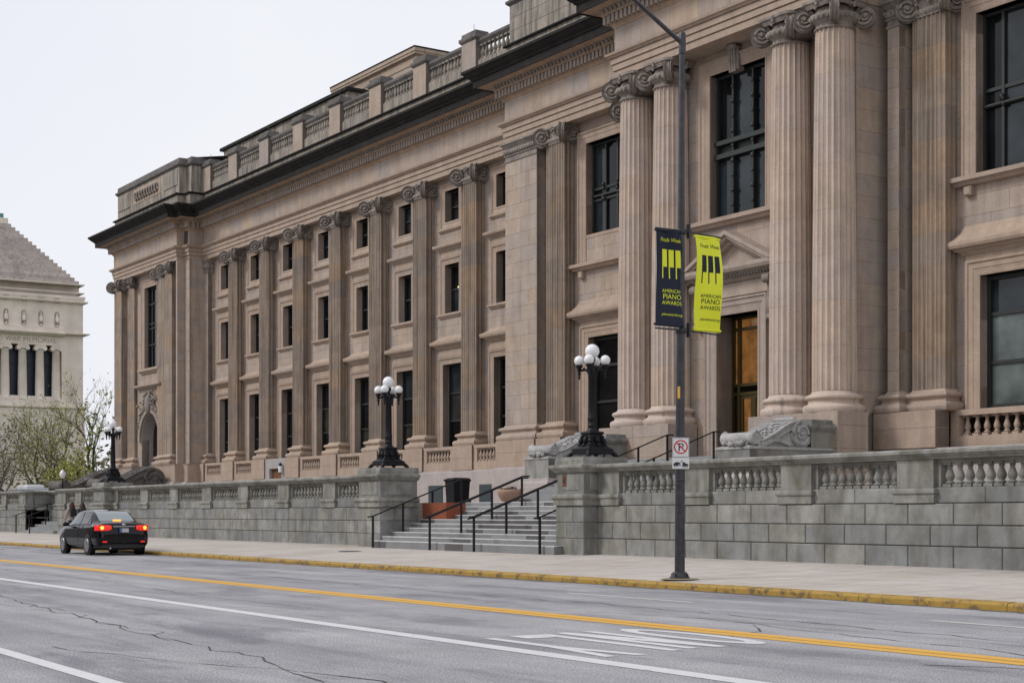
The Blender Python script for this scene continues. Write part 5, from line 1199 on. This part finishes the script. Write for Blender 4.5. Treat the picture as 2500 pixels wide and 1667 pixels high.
for side in (-1, 1):
    for a, b, nm in ((1.22, 1.95, 'side_window'), (2.02, 3.05, 'side_window')):
        m = MB(); rows = []
        for j in range(9):
            s = a + (b - a) * j / 8; k1 = 8.95 if s < 2.8 else 8.95 - (s - 2.8) * 1.2
            k0 = 7.25; rows.append([tuple(cpt(s, k0 + (k1 - k0) * i / 4, .008, side)) for i in range(5)])
        m.grid(rows, 0, True); m.build(nm, 'carside', car)
    m = MB(); q = [tuple(cpt(s, k, .009, side)) for s, k in ((.92, 7.3), (1.16, 7.3), (1.16, 8.6))]; m.face(q); m.build('quarter_window', 'carside', car)
    m = MB(); m.tube([tuple(cpt(s, 7.12, .006, side)) for s in (.9, 1.4, 2.0, 2.6, 3.2)], .012, 5); m.build('chrome_strip', 'cartrim', car)
    for s0 in (1.99,):
        m = MB(); m.tube([tuple(cpt(s0, k, .002, side)) for k in (3.2, 4.5, 6, 7.2)], .006, 4); m.build('door_seam', 'cartrim', car)
    for s0 in (1.55, 2.55): 
        m = MB(); m.tube([tuple(cpt(s0, 6.0, .012, side)), tuple(cpt(s0 + .18, 6.0, .012, side))], .014, 6); m.build('door_handle', 'carpaint', car)
    m = MB(); m.ball((3.02, side * 1.0, 1.0), .12, 10, 0, (.6, .9, .65)); m.tube([(3.02, side * .86, .95), (3.02, side * .97, .97)], .03, 6); m.build('wing_mirror', 'carpaint', car)
    for wx in (.94, 3.625):
        m = MB(); m.face([(wx + .375 * math.cos(2 * PI * k / 24), side * .903, .33 + .375 * math.sin(2 * PI * k / 24)) for k in range(24)][::side]); m.build('wheel_arch', 'cartrim', car)
        m = MB(); m.tube([(wx, side * .70, .32), (wx, side * .715, .32), (wx, side * .90, .32), (wx, side * .925, .32), (wx, side * .928, .32)], [.28, .318, .32, .30, .235], 26); wh = m.build('wheel', 'tyre', car)
        m = MB(); m.tube([(wx, side * .915, .32), (wx, side * .931, .32), (wx, side * .934, .32)], [.225, .225, .19], 24)
        m.build('rim', 'rim', wh)
        for k in range(5):
            a = 2 * PI * k / 5 + .3; mm = MB(); c, s_ = math.cos(a), math.sin(a)
            mm.face([(wx + .06 * c - .035 * s_, side * .942, .32 + .06 * s_ + .035 * c), (wx + .2 * c - .05 * s_, side * .937, .32 + .2 * s_ + .05 * c), (wx + .2 * c + .05 * s_, side * .937, .32 + .2 * s_ - .05 * c), (wx + .06 * c + .035 * s_, side * .942, .32 + .06 * s_ - .035 * c)]); mm.build('spoke', 'rim', wh)
    # tail lamp clusters
    m = MB(); rows = []
    for yy, x0_ in ((.40, -.0), (.52, .0), (.66, .015), (.78, .05), (.86, .14), (.875, .28)):
        rows.append([(x0_ + .05 - .04, side * yy, .80 + (.04 if yy < .5 else 0)), (x0_ - .0, side * yy, .84), (x0_ + .005, side * yy, .93), (x0_ + .045, side * yy, .98 - (.02 if yy < .5 else 0))])
    m.grid(rows, 0, True); tl_ = m.build('tail_lamp', 'tail', car)
    MB().ball((.03, side * .70, .89), .062, 12, 0, (.5, 1, 1)).build('brake_bulb', 'tailhot', tl_)
    MB().box(-.005, .05, side * .62 - .07, side * .62 + .07, .42, .47).build('reflector', 'tail', car)
    MB().ball((4.3, side * .62, .68), .13, 10, 0, (1, 1, .6)).build('headlamp', 'chrome', car)
m = MB(); rows = []
for s in (.70, .85, 1.0, 1.15, 1.3, 1.38): rows.append([tuple(cpt(s, k, .009, -1)) for k in (10.0, 10.6, 11.2, 12.0)] + [tuple(cpt(s, k, .009, 1)) for k in (11.2, 10.6, 10.0)])
m.grid(rows, 0, True); m.build('rear_window', 'carglass', car)
m = MB(); rows = []
for s in (2.82, 3.0, 3.2, 3.45): rows.append([tuple(cpt(s, k, .009, -1)) for k in (10.0, 11.0, 12.0)] + [tuple(cpt(s, k, .009, 1)) for k in (11.0, 10.0)])
m.grid(rows, 0, True); m.build('windscreen', 'carglass', car)
MB().box(.70, .86, -.13, .13, 1.125, 1.15).build('high_brake_lamp', 'tailhot', car)
MB().box(-.012, .03, -.36, .36, .915, .955).build('chrome_bar', 'chrome', car)
MB().box(-.02, .01, -.19, .17, .76, .88).build('plate_recess', 'cartrim', car)
pl = MB().box(-.028, -.015, -.15, .15, .745, .875).build('number_plate', 'plate', car); MB().box(-.031, -.018, .07, .15, .748, .872).build('plate_band', 'plateblue', pl)
MB().ball((-.0, 0, 1.0), .045, 8, 0, (.3, 1.6, .7)).build('badge', 'chrome', car)
m = MB(); m.sweep([(.5, .86), (.03, .72), (.0, .4), (-.0, -.4), (.03, -.72), (.5, -.86)][::-1], [(.02, .25), (.03, .30), (.03, .46), (.0, .50)]); m.build('lower_bumper', 'cartrim', car)
MB().ball((1.55, 0, 1.475), .05, 8, 0, (1.6, .5, 1.2)).build('roof_antenna', 'cartrim', car)
MB().box(.4, 4.2, -.7, .7, .17, .26).build('underbody', 'cartrim', car)
MB().tube([(-.01, .45, .24), (.2, .45, .24)], .035, 8).build('exhaust', 'chrome', car)

# ================================================================== people on the pavement behind the car
M['hairred'] = plain('auburn_hair', (0.045, 0.012, 0.012), 0.6, noise=.4, nscale=40); M['hairdark'] = plain('dark_brown_hair', (0.025, 0.012, 0.010), 0.6, noise=.4, nscale=40)
M['coat'] = plain('black_coat', (0.012, 0.014, 0.018), 0.85); M['tan_coat'] = plain('pale_sleeves', (0.35, 0.29, 0.27), 0.85); M['jeans'] = plain('dark_jeans', (0.03, 0.035, 0.05), 0.9); M['skin'] = plain('skin', (0.45, 0.27, 0.19), 0.6); M['shoe'] = plain('dark_shoe', (0.02, 0.018, 0.017), 0.7)
def person(label, x, y, hgt, coat, hair, stride, arm):
    z0 = pave_z(y) - .005; p = empty('person', (x, y, z0), math.radians(6)); tag(p, label, 'person'); k = hgt / 1.65
    # walking towards local -x; one continuous skin over the whole figure
    J = {'pelvis': (0, 0, .92), 'waist': (0, 0, 1.04), 'chest': (-.01, 0, 1.24), 'neck0': (0, 0, 1.36), 'neck': (-.01, 0, 1.42), 'head0': (-.02, 0, 1.49), 'head': (-.02, 0, 1.57), 'crown': (-.015, 0, 1.63)}
    for s, n in ((-1, 'L'), (1, 'R')):
        st_ = stride * s
        J['hip' + n] = (0, s * .085, .87); J['knee' + n] = (-st_ * .16 - .03, s * .085, .49); J['ankle' + n] = (-st_ * .30 + .05 * (1 if st_ < 0 else 0), s * .085, .09 + (.05 if st_ < 0 else 0)); J['heel' + n] = (J['ankle' + n][0] + .02, s * .085, .045 + (.03 if st_ < 0 else 0)); J['toe' + n] = (J['ankle' + n][0] - .15, s * .095, .035)
        J['sho' + n] = (0, s * .165, 1.33); J['elb' + n] = (st_ * .10 + .04, s * .215, 1.09); J['wri' + n] = (st_ * .2 - .06 - arm, s * .20, .90 + arm * .6); J['palm' + n] = (st_ * .22 - .09 - arm, s * .19, .835 + arm * .6)
        for f in range(4): J['f%d%s' % (f, n)] = (st_ * .23 - .115 - arm + .022 * f, s * .185, .77 + .008 * (f in (0, 3)) + arm * .6)
        J['thumb' + n] = (st_ * .22 - .14 - arm, s * .165, .83 + arm * .6)
    E_ = [('pelvis', 'waist', .13, .105), ('waist', 'chest', .105, .125), ('chest', 'neck0', .125, .075), ('neck0', 'neck', .055, .05), ('neck', 'head0', .05, .075), ('head0', 'head', .082, .095), ('head', 'crown', .095, .06)]
    for n in 'LR': E_ += [('pelvis', 'hip' + n, .12, .095), ('hip' + n, 'knee' + n, .095, .06), ('knee' + n, 'ankle' + n, .06, .04), ('ankle' + n, 'heel' + n, .042, .04), ('heel' + n, 'toe' + n, .042, .03), ('neck0', 'sho' + n, .07, .06), ('chest', 'sho' + n, .09, .055), ('sho' + n, 'elb' + n, .056, .042), ('elb' + n, 'wri' + n, .042, .027), ('wri' + n, 'palm' + n, .028, .036), ('palm' + n, 'thumb' + n, .02, .01)] + [('palm' + n, 'f%d%s' % (f, n), .014, .009) for f in range(4)]
    def skin(edges, name, mat, grow=0.0, vox=.016):
        m = MB()
        for a, b, r0, r1 in edges:
            A, B = Vector(J[a]) * k, Vector(J[b]) * k; n_ = 5
            m.tube([tuple(A.lerp(B, i / n_)) for i in range(n_ + 1)], [(r0 + (r1 - r0) * i / n_) * k + grow for i in range(n_ + 1)], 10)
            m.ball(tuple(A), r0 * k + grow, 10); m.ball(tuple(B), r1 * k + grow, 10)
        o = m.build(name, mat, p); md = o.modifiers.new('remesh', 'REMESH'); md.mode = 'VOXEL'; md.voxel_size = vox; md.use_smooth_shade = True
        sm = o.modifiers.new('smooth', 'SMOOTH'); sm.factor = .6; sm.iterations = 4; return o
    skin(E_, 'body', 'skin')
    skin([e for e in E_ if e[0] in ('pelvis', 'waist', 'chest', 'hipL', 'hipR') and not (e[0].startswith('hip')) or e[1] in ('shoL', 'shoR', 'elbL', 'elbR', 'wriL', 'wriR') and e[0] != 'palm'], 'coat', coat, .022)
    skin([e for e in E_ if e[0].startswith('hip') or e[0].startswith('knee') or e[1].startswith('hip')], 'trousers', 'jeans', .014)
    skin([e for e in E_ if e[0].startswith('heel') or e[0].startswith('ankle')], 'shoes', 'shoe', .012)
    m = MB(); rows = []
    for i in range(9):          # long hair falling down the back
        f = i / 8; zc = 1.72 - .56 * f; w = [.03, .095, .125, .135, .14, .15, .155, .14, .10][i]; d_ = [.03, .10, .125, .125, .10, .085, .075, .065, .045][i]; cx = [.01, .01, .015, .03, .07, .10, .11, .115, .12][i]
        rows.append([((cx + d_ * math.cos(2 * PI * j / 14)) * k, w * math.sin(2 * PI * j / 14) * k, zc * k) for j in range(14)])
    m.grid(rows, 0, True, True); m.face(rows[-1]); m.build('hair', hair, p)
    m = MB(); m.ball((-.118 * k, 0, 1.555 * k), .016, 6, 0, (1, .8, 1.4)); m.build('nose', 'skin', p)
    for s in (-1, 1): MB().ball((-.105 * k, s * .036 * k, 1.575 * k), .012, 6).build('eye', 'signblack', p)
    MB().ball((-.104 * k, 0, 1.515 * k), .018, 6, 0, (.5, 1.2, .35)).build('mouth', 'signred', p)
    return p
person('pedestrian with long auburn hair, pale sleeves and dark back, walking left behind the car', -69.3, 20.5, 1.60, 'tan_coat', 'hairred', 1, .02)
person('pedestrian with dark brown hair in a black coat just above the car roof', -67.9, 20.55, 1.57, 'coat', 'hairdark', -1, .03)
o = [c for c in C.objects if c.name == 'person'][0]
MB().box(.12, .26, -.13, .13, 1.0, 1.32).build('backpack', 'coat', o)

# ================================================================== far left: memorial, trees, bus
me_ = empty('memorial_building', (-357.7, 89.3, 0)); tag(me_, 'pale war memorial with columns, niches and a stepped pyramid roof far left', 'building')
ML = (357.7, -89.3, 0); MX, Y0, Y1 = -343.0, 74.6, 104.0
def mpart(m, n, mat, kind=None): return m.build(n, mat, me_, ML, kind)
def msq(e): return [(-372.4 - e, Y0 - e), (MX + e, Y0 - e), (MX + e, Y1 + e), (-372.4 - e, Y1 + e)]
m = MB(); m.box(-372.4, MX - 3, Y0, Y1, 0, 52); m.box(-372.4, MX, Y0, 79.5, 20, 47.6); m.box(-372.4, MX, 99.3, Y1, 0, 47.6); m.box(-372.4, MX, 79.5, 99.3, 38.2, 47.6); m.box(-372.4, MX + .3, Y0 - .3, Y1 + .3, 0, 24.2); mpart(m, 'wall', 'memorial')
for z, e, h in ((47.6, .9, .6), (48.3, .4, 1.0), (49.9, .25, .3), (51.7, .3, .35), (24.2, .7, .7), (40.6, 1.2, .5)):
    m = MB(); m.sweep(msq(0), [(0, z), (e * .4, z + .02), (e, z + h * .5), (e, z + h), (-.5, z + h + .05)], closed=True); mpart(m, 'cornice', 'memorial')
m = MB(); m.sweep([(MX, 79.2), (MX, 99.6)], [(0, 40.1), (.6, 40.2), (1.6, 40.7), (1.6, 41.0), (.8, 41.2), (.8, 42.1), (0, 42.3)]); mpart(m, 'ledge', 'memorial')
M['memdark'] = plain('memorial_shadow_stone', (0.40, 0.35, 0.31), .9, noise=.3, nscale=1.5)
vs, fcs = text_mesh('WORLD WAR MEMORIAL', 1.5, 'RIGHT', 0); m = MB(); m.v = [(MX + .03, 98.2 + v[0], 38.75 + v[1]) for v in vs]; m.f = fcs; m.t = [0] * len(fcs); m.sm = [False] * len(fcs); mpart(m, 'lettering', 'memdark')
for k, yc in enumerate((98.3, 94.7, 90.95, 87.2, 83.4)):
    m = MB(); m.lathe((MX - .95, yc, 26.2), [(1.25, 0), (1.25, .3), (1.05, .5), (.98, .7), (.98, 3), (.84, 10.6), (.95, 10.7), (.95, 10.9)], 18); co = mpart(m, 'column', 'memorial')
    m = MB(); m.box(MX - 1.9, MX - .05, yc - 1.15, yc + 1.15, 37.9, 38.25)
    for s in (-1, 1): m.tube([(MX - 1.9, yc + s * .95, 37.45), (MX - .02, yc + s * .95, 37.45)], .48, 12)
    m.box(MX - 1.8, MX - .1, yc - .9, yc + .9, 37.3, 37.95); m.build('capital', 'memorial', co)
    MB().box(MX - 2.1, MX + .2, yc - 1.3, yc + 1.3, 24.9, 26.25).build('plinth', 'memorial', co)
for yc in (96.5, 92.8, 89.05, 85.3, 81.5):
    m = MB(); m.box(MX - 2.9, MX - 2.6, yc - 1.9, yc + 1.9, 25, 38.2); sc_ = mpart(m, 'screen', 'memglass')
    MB().box(MX - 2.6, MX - 2.4, yc - 1.9, yc + 1.9, 33.9, 34.4).build('screen_bar', 'metalframe', sc_)
    m = MB(); m.box(MX - .6, MX - .05, yc - .9, yc + .9, 24.9, 27.0); mpart(m, 'pedestal_panel', 'memorial')
for yc in (98.2, 94.7, 91.0, 87.2, 83.4):
    m = MB(); m.face([(MX + .02, yc - .55, 42.5), (MX + .02, yc + .55, 42.5)] + [(MX + .02, yc + .55 * math.cos(a), 45.0 + .7 * math.sin(a)) for a in [PI * i / 8 for i in range(9)]]); nc = mpart(m, 'niche', 'memdark')
    m = MB(); m.tube([(MX + .2, yc, 42.4), (MX + .25, yc, 43.4), (MX + .2, yc, 44.4), (MX + .2, yc, 44.7), (MX + .2, yc, 45.2)], [.42, .36, .4, .15, .22], 8); m.build('statue', 'memorial', nc)
    MB().box(MX - .2, MX + .55, yc - .55, yc + .55, 47.6, 48.5).build('corbel', 'memdark', me_, ML)
for i in range(17):
    h = 14.0 - i * .735; z = 52 + i * .84
    MB().box(-357.7 - h, -357.7 + h, 89.3 - h, 89.3 + h, z, z + .85).build('pyramid_step', 'pyramid', me_, ML)
MB().box(-357.7 - 1.7, -357.7 + 1.7, 89.3 - 1.7, 89.3 + 1.7, 66.2, 67.6).build('lantern_base', 'memorial', me_, ML)
MB().box(-357.7 - .9, -357.7 + .9, 89.3 - .9, 89.3 + .9, 67.6, 68.7).build('lantern_cap', 'copper', me_, ML)

def tree(label, x, y, z, h, seed, spread, bark, leaf, n_leaf, lean=(0, 0), bare=.5, group='trees at the far left', lsize=.16):
    rr = random.Random(seed); t = empty('tree', (x, y, z)); tag(t, label, 'tree', group); tr, br = MB(), MB(); tips = []
    def grow(m, p, d, L_, r, lv):
        pts = [p]; rs = [r]; q = Vector(p); dd = Vector(d)
        for i in range(4):
            dd = (dd + Vector((rr.gauss(0, .13), rr.gauss(0, .13), rr.gauss(.06, .08)))).normalized(); q = q + dd * L_ / 4; pts.append(tuple(q)); rs.append(r * (1 - .14 * (i + 1)))
        (tr if lv < 2 else br).tube(pts, rs, 7 if lv < 2 else (4 if lv < 4 else 3), caps=False)
        if lv >= 3: tips.extend(pts[2:])
        if lv >= 6 or r < .012: tips.append(tuple(q)); return
        n = rr.choice((2, 3)) if lv < 5 else 2
        for i in range(n):
            ax = Vector((rr.gauss(0, 1), rr.gauss(0, 1), rr.gauss(0, .6))); ax = (ax - dd * ax.dot(dd)).normalized()
            nd = (dd + ax * rr.uniform(.35, .8) * spread).normalized(); nd.z = max(nd.z, -.1)
            grow(br, tuple(q), nd, L_ * rr.uniform(.66, .86), r * rr.uniform(.5, .66), lv + 1)
        if lv in (1, 2, 3):
            for i in range(2):
                pp = Vector(pts[rr.randint(1, 3)]); ax = Vector((rr.gauss(0, 1), rr.gauss(0, 1), rr.gauss(.3, .4))).normalized()
                grow(br, tuple(pp), (ax + dd * .5).normalized(), L_ * .6, r * .35, lv + 2)
    k = 2 if spread > .8 else 1
    for i in range(k): grow(tr, (i * .2, 0, 0), Vector((lean[0] + (i - .5) * .5 * (k - 1), lean[1] + rr.gauss(0, .1), 1)).normalized(), h * .27, h * .019, 0)
    tr.build('trunk', bark, t); br.build('branches', bark, t)
    lf_ = MB()
    for i in range(n_leaf):
        p = Vector(rr.choice(tips)) + Vector((rr.gauss(0, .25), rr.gauss(0, .25), rr.gauss(0, .25))); u = Vector((rr.gauss(0, 1), rr.gauss(0, 1), rr.gauss(0, 1))).normalized() * lsize * rr.uniform(.6, 1.3); v = u.cross(Vector((rr.gauss(0, 1), rr.gauss(0, 1), rr.gauss(0, 1)))).normalized() * lsize * .5
        lf_.face([p - u, p + v, p + u, p - v], rr.random())
    if n_leaf: lf_.build('crown', leaf, t)
tree('bare tall tree with mossy trunk beside the corner of the courthouse', -146, 46.5, 0, 15.5, 5, .75, 'barkgreen', 'leafA', 300, lean=(-.1, .0))
tree('yellow green leafing tree in front of the memorial', -166, 47.0, 0, 14.5, 8, 1.0, 'barkgreen', 'leafA', 1700, lsize=.13)
tree('grey brown tree with sparse olive buds at the left edge', -130, 33.0, 0, 10.5, 12, 1.05, 'bark', 'leafB', 700)
tree('low olive leafing tree between the left edge tree and the memorial', -150, 41.5, 0, 9.5, 21, 1.1, 'bark', 'leafA', 900, lsize=.12)
tree('small bushy tree behind the far post lamp', -125, 38.5, 0, 7.5, 33, 1.1, 'barkgreen', 'leafA', 900)
tree('distant grey tree at the far left edge below the memorial', -190, 47.0, 0, 12, 44, 1.0, 'bark', 'leafB', 1200, lsize=.16)
sh = MB()
for i in range(15000):
    u = R.uniform(0, 1); x = -205 + 75 * u; y0_ = 46 + (-x - 130) * .16; y = y0_ + R.gauss(0, 3.5); z = abs(R.gauss(0, 3.0)) * (.6 + .6 * math.sin(x * .31) ** 2)
    p = Vector((x, y, z)); a = Vector((R.gauss(0, 1), R.gauss(0, 1), R.gauss(0, 1))).normalized() * .28; b = a.cross(Vector((R.gauss(0, 1), R.gauss(0, 1), R.gauss(0, 1)))).normalized() * .16
    sh.face([p - a, p + b, p + a, p - b], R.random())
o = sh.build('shrubbery', 'leafB', kind='stuff'); o['label'] = 'low tangled olive green shrubs under the far left trees'; o['category'] = 'shrubs'
bus = empty('shuttle_bus', (-126, 34.2, 0)); tag(bus, 'flat grey bus roof with a white box unit showing above the far wall', 'bus')
bl = (0, 0, 0); M['busgrey'] = plain('grey_bus_paint', (0.33, 0.36, 0.40), .5); M['buswhite'] = plain('white_bus_paint', (.75, .75, .76), .5)
m = MB(); m.sweep([(-12, 1.2), (-12, -1.2), (9.5, -1.2), (9.5, 1.2)], [(0, .4), (0, 2.7), (-.05, 3.0), (-.2, 3.25), (-1.2, 3.3)], closed=True); m.build('body', 'busgrey', bus)
MB().box(-11.9, 9.4, -1.1, 1.1, 3.2, 3.29).build('roof', 'busgrey', bus)
m = MB(); m.sweep([(-2.2, .7), (-2.2, -.7), (.6, -.7), (.6, .7)], [(0, 3.25), (0, 3.5), (-.1, 3.66), (-.7, 3.68)], closed=True); m.build('air_unit', 'buswhite', bus)
for i in range(10): MB().box(-11.4 + i * 2.05, -9.6 + i * 2.05, -1.215, -1.19, 1.6, 2.5).build('window', 'glass', bus)
for wx in (-9, 6.4):
    for sy in (-1, 1): MB().tube([(wx, sy * .95, .5), (wx, sy * 1.2, .5)], .48, 16).build('wheel', 'tyre', bus)

# gutter grit along the kerb
gm = MB(); gx = -140.0
while gx < 20:
    w_ = R.uniform(.06, .26); gx2 = gx + R.uniform(.5, 1.4); w2 = R.uniform(.06, .26)
    gm.face([(gx, 17.26 - w_, .003), (gx2, 17.26 - w2, .003), (gx2, 17.26, .003), (gx, 17.26, .003)]); gx = gx2
M['grit'] = stone('gutter_grit', [(0.13, 0.115, 0.10)], mottle=.4, patch=.5, patch_col=(.07, .062, .055), pscale=3, fine=50)
structure(gm.build('gutter', 'grit'))

# ================================================================== unseen office blocks opposite, added to cut low sky light and mirror in windows
M['brickred'] = stone('brown_brick', [(0.20, 0.13, 0.10), (0.23, 0.15, 0.115)]); M['concrete'] = stone('grey_concrete', [(0.33, 0.325, 0.31), (0.30, 0.295, 0.285)])
for x0_, x1_, h_, mt, lab in ((-275, -188, 17, 'concrete', 'grey concrete office block across the street, unseen, cuts low sky light and reflects in the wing windows'), (-180, -120, 21, 'brickred', 'brown brick office block across the street, unseen, cuts low sky light and reflects in the portico windows'), (-112, -60, 13, 'concrete', 'low grey office block across the street, unseen, cuts low sky light and reflects in the right hand windows'), (-50, 40, 15, 'brickred', 'long brown brick block across the street behind the viewpoint, unseen, cuts low sky light')):
    ob = empty('office_block', ((x0_ + x1_) / 2, -34, 0)); tag(ob, lab, 'building', 'blocks across the street'); l_ = (-(x0_ + x1_) / 2, 34, 0)
    MB().box(x0_, x1_, -44, -26, 0, h_).build('wall', mt, ob, l_); MB().sweep([(x0_, -26), (x1_, -26)][::-1], [(0, h_ - .6), (.4, h_ - .4), (.4, h_), (-1, h_ + .02)]).build('cornice', mt, ob, l_)
    n_ = int((x1_ - x0_) / 4.2)
    for k in range(n_):
        for j in range(int((h_ - 2) / 3.8)):
            xa = x0_ + (k + .22) * (x1_ - x0_) / n_; MB().box(xa, xa + 2.3, -26.0, -25.9, 1.3 + j * 3.8, 3.7 + j * 3.8).build('window', 'glass', ob, l_)

uc = structure(MB().lathe((-41.6, 20.6, pave_z(20.6) + .004), [(0, .012), (.3, .012), (.34, .010), (.36, -.05)], 22).build('utility_cover', 'polepaint'))
